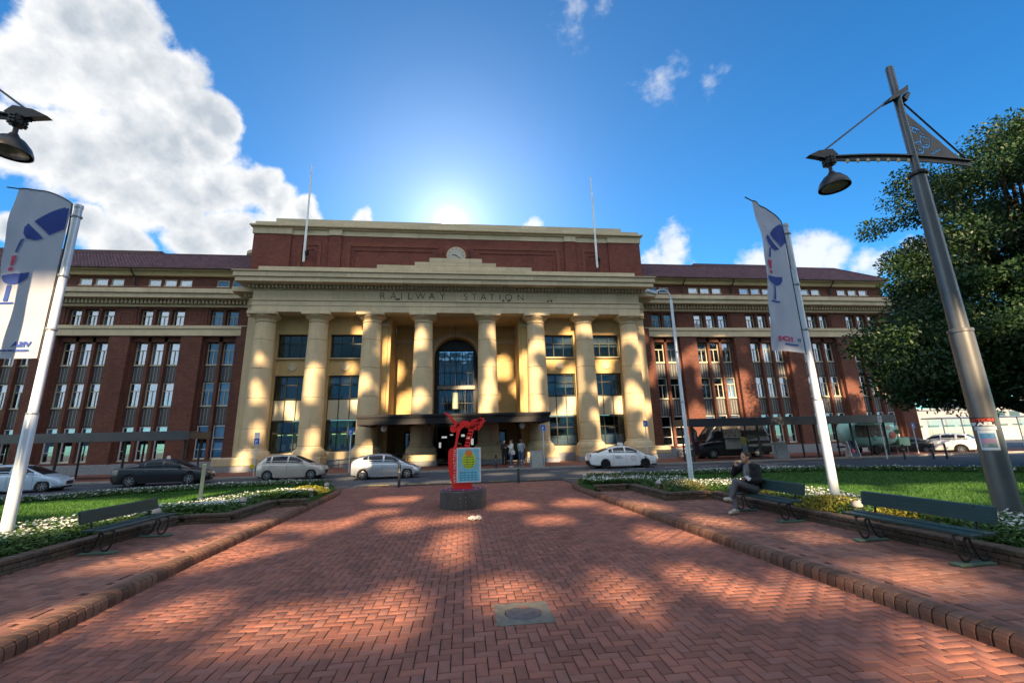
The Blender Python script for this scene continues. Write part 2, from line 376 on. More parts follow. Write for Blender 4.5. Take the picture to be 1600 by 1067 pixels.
COLX = [-14.83, -10.85, -6.70, -2.60, 2.60, 6.70, 10.85, 14.83]; CY = 34.6
def col_r(z): t = (z-1.75)/(11.3-1.75); return .845-.135*t**1.6
def make_column():
    c = obj('column', MB().box(-1.2, 1.2, -1.2, 1.2, .46, .98, .03).mesh('column_die'), STONE, st)
    MB().box(-1.28, 1.28, -1.28, 1.28, 0, .45, .02).build('granite_plinth', GRANITE, c)
    MB().lathe([(1.17, .985), (1.19, 1.10), (1.17, 1.26), (1.10, 1.42), (1.0, 1.53), (.93, 1.56), (.93, 1.62), (.875, 1.66), (.855, 1.75)], seg=40).build('base', STONE, c, 50)
    zs = [1.755, 3.1, 5.35, 7.6, 9.85, 11.28]
    for a, b in zip(zs, zs[1:]):
        n = 6; pr = [(col_r(a)-.03, a+.002)]
        for i in range(n+1): z = a+.024+(b-a-.048)*i/n; pr.append((col_r(z), z))
        pr.append((col_r(b)-.03, b-.002)); MB().lathe(pr, seg=40).build('drum', STONE, c, 50)
    MB().lathe([(.715, 11.285), (.76, 11.30), (.76, 11.36), (.72, 11.38), (.72, 11.5), (.78, 11.52), (.79, 11.57), (.85, 11.60), (.97, 11.70), (1.02, 11.78), (1.02, 11.80)], seg=40).build('capital', STONE, c, 50)
    MB().box(-1.06, 1.06, -1.06, 1.06, 11.805, 12.04, .02).build('abacus', STONE2, c)
    return c
col0 = make_column(); col0.location = (COLX[0], CY, 0)
for x in COLX[1:]:
    c = copy_tree(col0); c.location = (x, CY, 0); c.parent = st
# ---- entablature: stone blocks with open joints
def course(name, x0, x1, y0, y1, z0, z1, L, mat=STONE2, off=0., g=.008, ch=.012):
    n = max(1, round((x1-x0)/L)); e = [x0]+[x0+(x1-x0)*(i+off*(0 < i < n))/n for i in range(1, n)]+[x1]; cache = {}
    for a, b in zip(e, e[1:]):
        w = round(b-a, 3)
        if w not in cache: cache[w] = MB().box(-w/2+g/2, w/2-g/2, y0, y1, z0, z1, ch).mesh(name); cache[w].materials.append(mat)
        o = obj(name, cache[w], None, st); o.location.x = (a+b)/2
HL = 15.72; FY = 33.86
course('architrave_block', -HL, HL, FY, 35.2, 12.045, 12.55, 4.0, off=.0); course('architrave_block', -HL-.03, HL+.03, FY-.04, 35.2, 12.553, 12.93, 4.0)
P('moulding', MB().box(-HL-.12, HL+.12, FY-.12, 35.2, 12.935, 13.04, .02), STONE)
course('frieze_block', -HL, HL, FY, 35.2, 13.045, 13.84, 1.98)
P('moulding', MB().box(-HL-.10, HL+.10, FY-.10, 35.2, 13.845, 13.93, .02), STONE)
def dentils(x0, x1, yf, yb, z0, z1, w=.155, gap=.135):
    mb = MB(); n = int((x1-x0)/(w+gap)); p = (x1-x0-w)/n
    for i in range(n+1): mb.box(x0+i*p, x0+i*p+w, yf, yb, z0, z1)
    P('dentil_course', mb, STONE2)['kind'] = 'stuff'
dentils(-HL-.3, HL+.3, FY-.33, FY-.08, 13.935, 14.20)
P('moulding', MB().box(-HL-.02, HL+.02, FY-.09, 35.2, 13.94, 14.2), STONE)
course('cornice_block', -HL-.98, HL+.98, FY-.98, 35.6, 14.205, 14.56, 2.05); course('cornice_block', -HL-1.1, HL+1.1, FY-1.1, 35.6, 14.565, 14.95, 2.05)
P('moulding', MB().box(-HL-1.2, HL+1.2, FY-1.2, 35.6, 14.953, 15.06, .03), STONE)
# inner block returns
for sg in (-1, 1):
    def bx(x0, x1, *r): return MB().box(min(sg*x0, sg*x1), max(sg*x0, sg*x1), *r)
    P('cornice_return', bx(15.9, 16.55, 35.0, 36.6, 12.0, 12.9, .02), STONE); P('cornice_return', bx(15.9, 16.62, 34.93, 36.6, 12.9, 13.0), STONE)
    P('cornice_return', bx(15.9, 16.55, 35.0, 36.6, 13.0, 13.55), STONE)
    dentils(min(sg*15.9, sg*16.8), max(sg*15.9, sg*16.8), 34.75, 35.0, 13.55, 13.8)
    P('cornice_return', bx(15.8, 17.5, 34.2, 36.6, 13.8, 14.2, .02), STONE2)
    P('wall', bx(15.3, 16.5, 35.15, 36.7, .75, 12.0), STONE); P('wall', bx(16.5, 17.3, 35.9, 36.9, .75, 11.4), BRICKW)
    P('granite_plinth', bx(15.25, 17.4, 35.05, 36.9, 0, .75, .02), GRANITE)
    P('plinth_step', bx(14.0, 16.9, 33.2, 35.6, .5, 1.1, .06), STONE); P('plinth_step', bx(13.9, 17.15, 33.1, 35.6, 0, .49, .02), GRANITE)
# blocking course stepping up to the clock
for h, z0, z1 in ((15.6, 15.063, 15.86), (6.45, 15.865, 16.2), (3.4, 16.205, 16.52), (2.2, 16.525, 16.9)):
    course('parapet_block', -h, h, 33.95 if h > 7 else 34.0, 35.2, z0, z1, 2.0)
# ---- attic
AH, AY = 17.1, 35.8
P('attic_wall', MB().box(-AH, AH, AY, 47, 14.6, 19.55), BRICK)
for sg in (-1, 1):
    for (a, b, z1) in ((9.3, 0.0, 18.95),):
        pass
    P('attic_pier', MB().box(*sorted((sg*14.05, sg*(AH+.0))), AY-.12, AY, 14.6, 19.53), BRICK)
    P('attic_pier', MB().box(*sorted((sg*9.9, sg*10.9)), AY-.12, AY, 14.6, 19.53), BRICK)
    fr = MB(); x0, x1 = sorted((sg*11.55, sg*13.4))
    fr.box(x0, x0+.25, AY-.05, AY, 14.7, 18.6); fr.box(x1-.25, x1, AY-.05, AY, 14.7, 18.6); fr.box(x0, x1, AY-.052, AY, 18.6, 18.85); P('brick_frame', fr, SOLDIER)
    fr = MB(); x0, x1 = x0+.45, x1-.45; fr.box(x0, x0+.12, AY-.05, AY, 14.7, 18.2); fr.box(x1-.12, x1, AY-.05, AY, 14.7, 18.2); fr.box(x0, x1, AY-.052, AY, 18.2, 18.32); P('brick_frame', fr, BRICK)
    fr = MB(); x0, x1 = sorted((sg*1.6, sg*9.4)); e = x0 if sg < 0 else x1-.3
    fr.box(e, e+.3, AY-.06, AY, 14.7, 18.6); fr.box(x0, x1, AY-.062, AY, 18.6, 18.9); P('brick_frame', fr, SOLDIER)
    fr = MB(); e = x0+.5 if sg < 0 else x1-.64; fr.box(e, e+.14, AY-.06, AY, 14.7, 18.2); fr.box(min(e, x0+.5), max(e+.14, x1-.5), AY-.062, AY, 18.2, 18.34); P('brick_frame', fr, BRICK)
course('attic_block', -AH-.03, AH+.03, AY-.06, 37, 19.553, 20.02, 2.3); 
for sg in (-1, 1):
    for a, b in ((AH+.09, 14.0), (10.95, 9.85)): P('attic_bracket', MB().box(*sorted((sg*a, sg*b)), AY-.2, AY, 19.54, 20.06, .02), STONE2)
P('moulding', MB().box(-AH-.12, AH+.12, AY-.22, 47.1, 20.03, 20.16, .02), STONE); P('moulding', MB().box(-AH-.3, AH+.3, AY-.42, 47.2, 20.165, 20.36, .04), STONE)
course('coping_block', -AH, AH, AY-.1, 37, 20.365, 20.72, 2.4); course('coping_block', -15.45, 15.45, AY-.06, 36.9, 20.724, 21.06, 2.4)
P('attic_roof', MB().box(-AH+.1, AH-.1, 36.8, 47, 20.3, 20.5), LEAD)
# clock with stone surround
P('clock_surround', MB().box(-1.0, 1.0, AY-.3, AY, 16.2, 18.7, .05), BRICK)
ck = MB().lathe([(.80, 0), (.84, .05), (.80, .10), (.72, .11), (.72, .09)], c=(0, AY-.3, 17.8), seg=40, axis=(0, -1, 0)).build('clock', STONE, st, 40)
MB().lathe([(.70, 0), (.70, .02)], c=(0, AY-.39, 17.8), seg=40, axis=(0, -1, 0)).build('clock_face', M('clock_white', (.50, .47, .40), .5), ck)
hm = MB()
for i in range(12):
    a = i*math.pi/6; hm.bar((.56*math.sin(a), AY-.418, 17.8+.56*math.cos(a)), (.66*math.sin(a), AY-.418, 17.8+.66*math.cos(a)), .05, .012, up=(0, 1, 0))
hm.build('hour_marks', STEELB, ck)
for a, L, w in ((math.radians(125), .58, .045), (math.radians(280), .40, .07)):
    MB().bar((-.1*math.sin(a), AY-.43, 17.8-.1*math.cos(a)), (L*math.sin(a), AY-.43, 17.8+L*math.cos(a)), w, .014, up=(0, 1, 0)).build('clock_hand', STEELB, ck)
# inscription, letter by letter
INK = M('inscription_dark', (.045, .035, .025), .8)
for chs, xs in (('RAILWAY', (-5.86, -5.0, -4.35, -3.70, -2.85, -1.93, -1.08)), ('STATION', (.82, 1.53, 2.29, 3.0, 3.66, 4.40, 5.40))):
    for ch, x in zip(chs, xs):
        o = obj('letter', text_mesh(ch, .80, .012, -.012), INK, st); o.location = (x, FY-.006, 13.17); o.rotation_euler = (math.pi/2, 0, 0)
# flagpoles on the attic
for x in (-12.75, 12.75):
    f = P('flagpole', MB().lathe([(.10, 16.9), (.10, 19.6), (.085, 19.65), (.075, 23.5), (.045, 26.1), (.05, 26.2), (.0, 26.25)], c=(x, 35.35, 0), seg=12), WHITEP, True)
    MB().box(x-.07, x+.07, 35.35, 35.8, 19.9, 20.0).build('bracket', GALV, f); MB().box(x-.07, x+.07, 35.35, 35.8, 17.4, 17.55).build('bracket', GALV, f)
    MB().lathe([(.26, -.06), (.26, .06)], c=(x+.22, 35.4, 17.75), seg=18, axis=(1, 0, 0)).build('winch_wheel', STEELB, f)
# ---- wall behind the columns
WY = 35.2
P('soffit', MB().box(-15.3, 15.3, 34.9, 39, 12.0, 12.5), STONE)
BAYS = [-12.84, -8.78, 8.78, 12.84]; HW = 1.27
edges = [-15.3, -12.84-HW, -12.84+HW, -8.78-HW, -8.78+HW, -5.3]
for a, b in ((0, 1), (2, 3), (4, 5)):
    for sg in (-1, 1):
        x0, x1 = sorted((sg*edges[a], sg*edges[b]))
        P('wall', MB().box(x0, x1, WY, 36.6, .75, 12.0), STONE3); P('pilaster', MB().box(x0+.22, x1-.22, WY-.14, WY, .75, 11.2, .015), STONE3)
        P('pilaster_cap', MB().box(x0+.14, x1-.14, WY-.24, WY, 11.2, 11.45, .02), STONE)
P('granite_plinth', MB().box(-15.35, -5.2, WY-.18, 36.6, 0, .75, .02), GRANITE); P('granite_plinth', MB().box(5.2, 15.35, WY-.18, 36.6, 0, .75, .02), GRANITE)
PANED = M_clear('portico_pane', (.62, .68, .70), .12)
def multi_window(x, y, z0, z1, w, nx, rows, fmat=DARKGREEN, fw=.09, depth=.12, blind=0., name='window'):
    """framed window: frame mesh > panes; rows = list of fractional transom heights"""
    mb = MB(); x0, x1 = x-w/2, x+w/2
    mb.box(x0, x0+fw, y, y+depth, z0, z1); mb.box(x1-fw, x1, y, y+depth, z0, z1); mb.box(x0+fw, x1-fw, y, y+depth, z0, z0+fw); mb.box(x0+fw, x1-fw, y, y+depth, z1-fw, z1)
    zs = [z0]+[z0+(z1-z0)*r for r in rows]+[z1]
    for z in zs[1:-1]: mb.box(x0+fw, x1-fw, y+.004, y+depth-.004, z-fw/2, z+fw/2)
    for i in range(1, nx):
        for a, b in zip(zs, zs[1:]): mb.box(x0+w*i/nx-fw*.4, x0+w*i/nx+fw*.4, y+.004, y+depth-.004, a+fw/2, b-fw/2)
    o = mb.build(name, fmat, st)
    for a, b in zip(zs, zs[1:]):
        for i in range(nx):
            MB().box(x0+w*i/nx+.03, x0+w*(i+1)/nx-.03, y+.05, y+.058, a+.03, b-.03).build('pane', PANED, o)
    MB().box(x0, x1, y+depth+.5, y+depth+.52, z0, z1).build('dark_backing', ROOM, o)
    if blind: MB().box(x0+.05, x1-.05, y+depth+.03, y+depth+.04, z1-(z1-z0)*blind, z1-.02).build('blind', BLIND, o)
    return o
for k, x in enumerate(BAYS):
    y = WY+.28
    P('wall', MB().box(x-HW, x+HW, WY, 36.6, 10.56, 12.0), STONE3); P('sill', MB().box(x-HW, x+HW, WY-.1, WY+.5, .75, 1.28, .02), STONE)
    P('spandrel', MB().box(x-HW, x+HW, WY+.12, 36.6, 7.22, 8.60), STONE3); P('sill', MB().box(x-HW-.08, x+HW+.08, WY-.06, WY+.4, 8.52, 8.62, .015), STONE)
    P('roundel', MB().lathe([(.36, 0), (.36, .03), (.31, .06), (.27, .045), (.0, .05)], c=(x, WY+.12, 7.92), seg=28, axis=(0, -1, 0), cap=False), STONE2, True)
    bl = (.0, .0, .55, .5)[k]
    multi_window(x, y, 8.62, 10.55, 2*HW, 3, (.62,), blind=bl); multi_window(x, y, 5.32, 7.2, 2*HW, 3, (.62,), blind=(.0, .3, .6, .0)[k])
    for i in range(3): P('cream_panel', MB().box(x-HW+.06+i*2*HW/3, x-HW-.02+(i+1)*2*HW/3, y, y+.08, 3.74, 5.28, .01), CREAM)
    P('panel_backing', MB().box(x-HW, x+HW, y+.05, y+.1, 3.7, 5.32), DARKGREEN)
    w = multi_window(x, y, 1.3, 3.68, 2*HW, 3, (.62,))
    if k > 1: MB().box(x-HW+.1, x+HW-.1, y+.17, y+.18, 1.4, 2.1).build('frosted_screen', BLIND, w)
    if k < 2:
        for i in range(3): MB().box(x-.9+i*.7, x-.5+i*.7, y+.5, y+.55, 2.62, 2.68).build('strip_light', M('lit_tube', (.75, 1, .25), .5, emit=.8), w)
        for i in range(2): MB().box(x-.55+i*.75, x-.1+i*.75, y+.16, y+.17, 1.5+.12*i, 1.95+.05*i).build('notice', M('paper_notice', (.62, .56, .45), .8, .3, 9), w)
# ---- deep entrance bay
RY = 38.0
for sg in (-1, 1):
    P('recess_wall', MB().box(*sorted((sg*5.3, sg*5.6)), 36.6, RY, .3, 12.0), STONE3)
    # ashlar wall panel of coursed blocks
    z = .75; r = 0
    while z < 10.3:
        h = .62; xs = [1.95, 2.75, 3.6, 4.45, 5.3] if r % 2 else [1.95, 2.35, 3.2, 4.05, 4.9, 5.3]
        for a, b in zip(xs, xs[1:]):
            P('ashlar_block', MB().box(*sorted((sg*(a+.004), sg*(b-.004))), RY, RY+.5, z+.004, z+h-.004, .01), STONE3)
        z += h; r += 1
    P('wall', MB().box(*sorted((sg*1.95, sg*5.3)), RY+.02, RY+1.2, .3, 12.0), STONE3)
    P('impost', MB().box(*sorted((sg*1.93, sg*2.75)), RY-.12, RY+.3, 7.3, 7.62, .03), STONE)
    P('entrance_pilaster', MB().box(*sorted((sg*2.0, sg*2.65)), RY-.08, RY+.2, .75, 7.3, .015), STONE3)
    P('entablature_band', MB().box(*sorted((sg*1.95, sg*5.3)), RY-.15, RY+.3, 10.35, 10.75, .03), STONE)
    P('granite_plinth', MB().box(*sorted((sg*2.0, sg*5.3)), RY-.12, RY+.4, 0, .75, .02), GRANITE)
# arch head
ar = MB(); R0, zc = 1.95, 9.1
pts = [(R0*math.cos(a), zc+R0*math.sin(a)) for a in [math.pi*i/24 for i in range(25)]]
for (xa, za), (xb, zb) in zip(pts, pts[1:]):
    ar.add([(xa, RY, za), (xb, RY, zb), (xb, RY, 12.0), (xa, RY, 12.0), (xa, RY+1.3, za), (xb, RY+1.3, zb)], [(0, 1, 2, 3), (1, 0, 4, 5)])
P('arch_wall', ar, STONE3)
av = MB()
for (ro, yy, w) in ((2.25, RY-.08, .30), (2.45, RY-.14, .14)):
    q = [((ro-w)*math.cos(a), (ro)*math.cos(a), a) for a in [math.pi*i/24 for i in range(25)]]
    rows = [[((ro-w)*math.cos(a), RY+.01, zc+(ro-w)*math.sin(a)), ((ro-w)*math.cos(a), yy, zc+(ro-w)*math.sin(a)), (ro*math.cos(a), yy, zc+ro*math.sin(a)), (ro*math.cos(a), RY+.01, zc+ro*math.sin(a))] for _, _, a in q]
    av.grid(rows)
P('archivolt', av, STONE, True)
# steel glazing in the arch
GY = 39.0
P('arch_reveal', MB().box(-2.4, -1.6, GY+.02, GY+.3, 0, 11.3), STEELB); P('arch_reveal', MB().box(1.6, 2.4, GY+.02, GY+.3, 0, 11.3), STEELB); P('arch_reveal', MB().box(-1.6, 1.6, GY+.02, GY+.3, 9.95, 11.6), STEELB)
gl = multi_window(0, GY, 6.75, 9.95, 3.2, 6, (.36, .7), STEELB, .06, .1, name='arched_window')
gl2 = multi_window(0, GY, 3.2, 6.4, 3.2, 4, (.28, .62), STEELB, .06, .1, name='entrance_glazing')
P('transom_beam', MB().box(-1.7, 1.7, GY-.15, GY+.2, 6.4, 6.75, .03), M('transom_paint', (.32, .31, .27), .5))
REFL = M('white_reflection', (.62, .62, .60), .6)  # white lines put in for the reflections on the glazing
for (w_, z0, z1) in ((gl, 6.8, 9.85), (gl2, 3.25, 6.35)):
    for i in range(15):
        x = -1.5+3.0*i/14+random.uniform(-.06, .06); pts = [(x+random.uniform(-.16, .16), GY+.22, z0+(z1-z0)*t) for t in (0, .3, .65, 1)]
        MB().tube(pts, .018, 4).build('reflected_line', REFL, w_)
lt = MB().lathe([(.10, 5.95), (.24, 5.9), (.26, 5.0), (.26, 4.55), (.18, 4.5)], c=(-.05, 37.2, 0), seg=16).build('hanging_lantern', M('lantern_glass', (.30, .36, .29), .4, emit=.04), st)
MB().lathe([(.015, 5.95), (.015, 12.0)], c=(-.05, 37.2, 0), seg=6).build('chain', STEELB, lt)
P('hall_floor', MB().box(-5.3, 5.3, 34, 50, .25, .30), M('hall_floor_tile', (.20, .18, .15), .35, .2, 3)); P('hall_back', MB().box(-6, 6, 50, 50.2, 0, 12), ROOM); P('hall_side', MB().box(-6, -5.7, 38.6, 50, 0, 12), ROOM); P('hall_side', MB().box(5.7, 6, 38.6, 50, 0, 12), ROOM); P('hall_ceiling', MB().box(-6, 6, 39.4, 50, 3.1, 3.2), ROOM)
GLOWW = M('lit_hall_sign', (.9, .95, .92), .5, .5, 9, emit=.22)
for x, z, w, h in ((-1.2, 2.2, .5, .18), (-.5, 2.45, .3, .1), (.6, 2.3, .35, .22), (1.1, 2.0, .3, .2), (1.5, 1.5, .25, .6), (-1.6, 1.3, .2, .5)): P('lit_sign', MB().box(x-w/2, x+w/2, 43, 43.06, z, z+h), GLOWW)
for sg in (-1, 1):
    P('entrance_step', MB().box(-5.3, 5.3, 34.9 - (.4 if sg > 0 else 0), 36.5, 0 if sg > 0 else .151, .15 if sg > 0 else .30, .01), GRANITE)
    d = P('side_door', MB().box(sg*3.9-.45, sg*3.9+.45, RY-.06, RY-.01, .35, 2.75, .01), DARKGREEN); MB().box(sg*3.9-.3, sg*3.9+.3, RY-.075, RY-.062, 1.3, 2.6).build('pane', GLASSD, d); MB().box(sg*3.9+.3, sg*3.9+.36, RY-.12, RY-.07, 1.2, 1.45).build('handle', GALV, d)
    for i in range(2): P('notice_board', MB().box(sg*2.85-.2, sg*2.85+.2, RY-.14, RY-.12, 1.35+i*.65, 1.85+i*.6), M('notice_white', (.7, .7, .66), .6, .25, 7))
# ---- entrance canopy
cn = P('entrance_canopy', MB().box(-6.36, 6.60, 29.45, 37.9, 3.42, 3.60, .02), LEAD)
MB().box(-6.30, 6.54, 29.5, 29.62, 3.0, 3.42, .02).build('fascia', LEAD, cn); MB().box(-6.30, -6.18, 29.62, 36, 3.0, 3.42, .02).build('fascia', LEAD, cn); MB().box(6.42, 6.54, 29.62, 36, 3.0, 3.42, .02).build('fascia', LEAD, cn)
MB().box(-6.37, 6.61, 29.40, 29.52, 3.50, 3.66, .02).build('gutter', LEAD, cn)
for i in range(10): x = -6+i*12.2/9; MB().box(x-.06, x+.06, 29.62, 34.4, 3.06, 3.40).build('beam', STEELB, cn)
MB().box(-6.18, 6.42, 29.62, 37.9, 3.36, 3.40).build('ceiling', ROOM, cn)
for x in (-4.75, 4.75): MB().lathe([(.02, 3.36), (.02, 3.02), (.09, 3.01), (.17, 2.92), (.2, 2.8), (.17, 2.68), (.08, 2.6)], c=(x, 30.6, 0), seg=16).build('globe_lamp', M('opal_globe', (.75, .78, .8), .25, .03), cn, True)
# ---- wings
ROWS = [(1.05, 3.55), (5.10, 6.95), (8.40, 10.2), (11.58, 12.93), (15.12, 15.68)]
WW = .95
def window_meshes():
    out = []
    for k, (z0, z1) in enumerate(ROWS):
        h = z1-z0; f = .055; mb = MB(); w = WW/2
        mb.box(-w, -w+f, -.05, .06, 0, h); mb.box(w-f, w, -.05, .06, 0, h); mb.box(-w+f, w-f, -.05, .06, 0, f); mb.box(-w+f, w-f, -.05, .06, h-f, h)
        if k < 4:
            t = h*(.66 if k else .62); mb.box(-w+f, w-f, -.045, .055, t-.03, t+.03)
            if k: mb.box(-.025, .025, -.045, .055, f, t-.03)
            if k == 0: mb.box(-w+f, w-f, -.045, .055, h*.28-.02, h*.28+.02)
        fm = mb.mesh('window'); fm.materials.append(CREAM if k else WHITEP)
        pm = MB().box(-w+.03, w-.03, -.004, .004, .03, h-.03).mesh('pane'); pm.materials.append(PANE)
        rm = MB().box(-w, w, .38, .40, 0, h).mesh('dark_backing'); rm.materials.append(ROOM)
        bl = []
        for fr in (.25, .45, .8, 1.0):
            b = MB().box(-w+.04, w-.04, .07, .08, h*(1-fr)+.02, h-.02).mesh('blind'); b.materials.append(BLIND); bl.append(b)
        cu = MB()
        for s_ in (-1, 1):
            row = [[(s_*(w-.05-.012*j-.0), .09+.02*math.sin(j*2.4), z) for z in (.03, h-.03)] for j in range(0, 16)]
            cu.grid(row)
        cu = cu.mesh('curtain'); cu.materials.append(BLIND)
        sm = MB().box(-w-.03, w+.03, -.12, .0, -.07, 0).mesh('sill'); sm.materials.append(CREAM)
        out.append((fm, pm, rm, bl, cu, sm))
    return out
WM = window_meshes()
sp = MB(); sp.box(-WW/2, WW/2, 0, .05, 0, 1)
SPM = sp.mesh('spandrel_panel'); SPM.materials.append(SPANDREL)
rb = MB()
for x in (-.36, -.12, .12, .36): rb.box(x-.016, x+.016, -.03, 0, .06, .94)
RBM = rb.mesh('rib'); RBM.materials.append(M('spandrel_rib', (.42, .40, .35), .5))
def put_window(x, y, k, seen=True):
    fm, pm, rm, bl, cu, sm = WM[k]
    o = obj('window', fm, None, st); o.location = (x, y, ROWS[k][0])
    obj('pane', pm, None, o); obj('dark_backing', rm, None, o); obj('sill', sm, None, o)
    u = rng.random()
    if k == 4: pass
    elif k == 0: obj('blind', bl[int(rng.integers(0, 3))], None, o) if u < .7 else None
    elif u < .55: obj('blind', bl[int(rng.integers(0, 4))], None, o)
    elif u < .75: obj('curtain', cu, None, o)
BC = [(19.05, 2), (23.8, 3), (29.05, 3), (34.3, 3), (39.55, 3)]
WEND = 42.9
for sg in (-1, 1):
    nb = BC if sg > 0 else BC[:4]
    end = WEND if sg > 0 else 45.0
    def bx(x0, x1, *r): return MB().box(min(sg*x0, sg*x1), max(sg*x0, sg*x1), *r)
    P('wing_core', bx(17.2, end-.3, 37.35, 48, 0, 16.4), BRICKW)
    P('granite_plinth', bx(17.3, end+.05, 36.15, 37.5, 0, .82, .02), GRANITE)
    prev = 17.2; Y0 = 36.5; solid = [[], []]
    for c, nwin in nb:
        xs = [c-(nwin-1)*.6+1.2*i for i in range(nwin)]; hw = (nwin-1)*.6+.6+.08
        # pier before this bay
        for (z0, z1, yf) in ((.82, 10.66, 36.22),): P('pier', bx(prev, c-hw, yf, 37.35, z0, z1), BRICKW)
        P('wall', bx(prev, c-hw, 36.5, 37.35, 10.66, 13.3), BRICKW); prev = c+hw
        w2 = c-hw-(prev-2*hw-c)
        # slim brick mullions and wall strips of the bay
        for i in range(nwin-1): P('brick_mullion', bx(xs[i]+WW/2+.01, xs[i+1]-WW/2-.01, 36.55, 37.35, .82, 12.95), BRICKW)
        for e0, e1 in ((c-hw, xs[0]-WW/2-.005), (xs[-1]+WW/2+.005, c+hw)): P('brick_mullion', bx(e0, e1, 36.56, 37.35, .82, 12.95), BRICKW)
        P('lintel', bx(c-hw, c+hw, 36.55, 37.35, 10.24, 10.66), BRICKW); P('lintel', bx(c-hw, c+hw, 36.545, 37.35, 12.955, 13.3), BRICKW)
        P('lintel', bx(c-hw, c+hw, 36.54, 37.35, 10.66, 11.5), BRICKW); P('wall_base', bx(c-hw, c+hw, 36.5, 37.35, .82, .98), BRICKW)
        for k in range(5):
            for x in xs: put_window(sg*x, 36.9 if k < 4 else 36.98, k)
        for z0, z1 in ((3.60, 5.0), (7.0, 8.3)):
            for x in xs:
                o = obj('spandrel_panel', SPM, None, st); o.location = (sg*x, 36.86, z0); o.scale.z = z1-z0; obj('rib', RBM, None, o)
        # top storey wall around its three small windows
        for e0, e1 in zip([xs[0]-1.2]+xs, xs+[xs[-1]+1.2]):
            if e1-e0 > 1.3: continue
        P('wall', bx(c-hw, c+hw, 36.9, 37.36, 15.70, 15.95), BRICKW); P('wall', bx(c-hw, c+hw, 36.9, 37.36, 14.45, 15.10), BRICKW)
        for i in range(nwin-1): P('brick_mullion', bx(xs[i]+WW/2, xs[i+1]-WW/2, 36.9, 37.36, 15.1, 15.7), BRICKW)
        for e0, e1 in ((c-hw, xs[0]-WW/2), (xs[-1]+WW/2, c+hw)): P('brick_mullion', bx(e0, e1, 36.905, 37.36, 15.1, 15.7), BRICKW)
    P('pier', bx(prev, end, 36.22, 37.35, .82, 10.66), BRICKW); P('wall', bx(prev, end, 36.5, 37.35, 10.66, 13.3), BRICKW)
    pv = 17.2
    for c, nwin in nb:
        hw = (nwin-1)*.6+.6+.08; P('wall', bx(pv, c-hw, 36.9, 37.36, 14.45, 15.95), BRICKW); 
        # brick panel with raised frame between the fourth-floor groups
        if c > 20:
            a, b = pv+.22, c-hw-.22; fr = MB()
            for q in ((a, a+.1, 11.75, 12.75), (b-.1, b, 11.75, 12.75), (a+.1, b-.1, 11.75, 11.85), (a+.1, b-.1, 12.65, 12.75)): fr.box(*sorted((sg*q[0], sg*q[1])), 36.47, 36.5, q[2], q[3])
            P('brick_frame', fr, SOLDIER)
        pv = c+hw
    P('wall', bx(pv, end, 36.9, 37.36, 14.45, 15.95), BRICKW)
    # stone belts and cornice
    a0, a1 = sorted((sg*17.0, sg*(end+.15)))
    course('belt_block', a0, a1, 36.14, 36.5, 10.67, 11.22, 2.6); course('belt_block', a0, a1, 36.06, 36.5, 11.225, 11.5, 2.6)
    P('moulding', MB().box(a0, a1, 36.25, 36.8, 13.12, 13.32, .02), STONE); dentils(a0, a1, 36.0, 36.25, 13.34, 13.66)
    P('moulding', MB().box(a0, a1, 36.24, 37.2, 13.33, 13.67), STONE)
    course('cornice_block', a0-.1, a1+.1, 35.55, 37.2, 13.68, 14.05, 2.6); course('cornice_block', a0-.15, a1+.15, 35.4, 37.2, 14.055, 14.42, 2.6)
    P('moulding', MB().box(a0, a1, 36.7, 37.3, 14.86, 15.02, .02), STONE); P('parapet_wall', MB().box(a0, a1, 36.3, 37.2, 14.42, 14.86), BRICKW)
    P('eaves_band', MB().box(a0, a1, 36.6, 37.4, 15.95, 16.36, .02), M('eaves_cream', (.55, .43, .22), .7, .12, 1)); P('gutter', MB().box(a0-.1, a1+.1, 36.02, 36.2, 16.36, 16.5, .03), STEELB)
    P('eaves_soffit', MB().box(a0, a1, 36.2, 37.3, 16.37, 16.42), CREAM)
    for c in (21.5, 26.5, 31.7, 37.0):
        if sg < 0 and c not in (26.5, 37.0): continue
        P('downpipe', MB().tube([(sg*c, 36.15, 16.38), (sg*c, 36.2, 16.2), (sg*c, 36.75, 15.8), (sg*c, 36.8, 14.9)], .06, 8), STEELB, True)
    # pantile roof
    ey, rz_, ry, rzz = 36.0, 16.45, 39.0, 18.85; nrow = 11; tw = .26
    V = []; F = []; rn = []; k = 0
    xe = end+.25
    for r in range(nrow):
        t0, t1 = r/nrow, (r+1.12)/nrow; y0, z0 = ey+(ry-ey)*t0, rz_+(rzz-rz_)*t0; y1, z1 = ey+(ry-ey)*t1, rz_+(rzz-rz_)*t1
        lim = xe-3.0*t0
        x = 17.0
        while x < lim:
            xb = min(x+tw, lim); xm = (x+xb)/2; h0 = .05; up = .06
            pts = [(x, y0, z0+.05), (xm, y0, z0+.05+up), (xb, y0, z0+.05), (x, y1, z1), (xm, y1, z1+up), (xb, y1, z1), (x, y0, z0-.02), (xb, y0, z0-.02)]
            V += [(sg*p[0], p[1], p[2]) for p in pts]; F += [(k, k+1, k+4, k+3), (k+1, k+2, k+5, k+4), (k+6, k+7, k+2, k), (k, k+1, k+2, k+2)][:3]; rr = rng.random(); rn += [rr]*3; k += 8; x += tw
    o = quads_mesh('roof_tiling', np.array(V), np.array(F), TILE, rn, st); o['kind'] = 'stuff'
    # hip side and deck
    rf = MB(); e = sg*xe; tpx = sg*(xe-3.0)
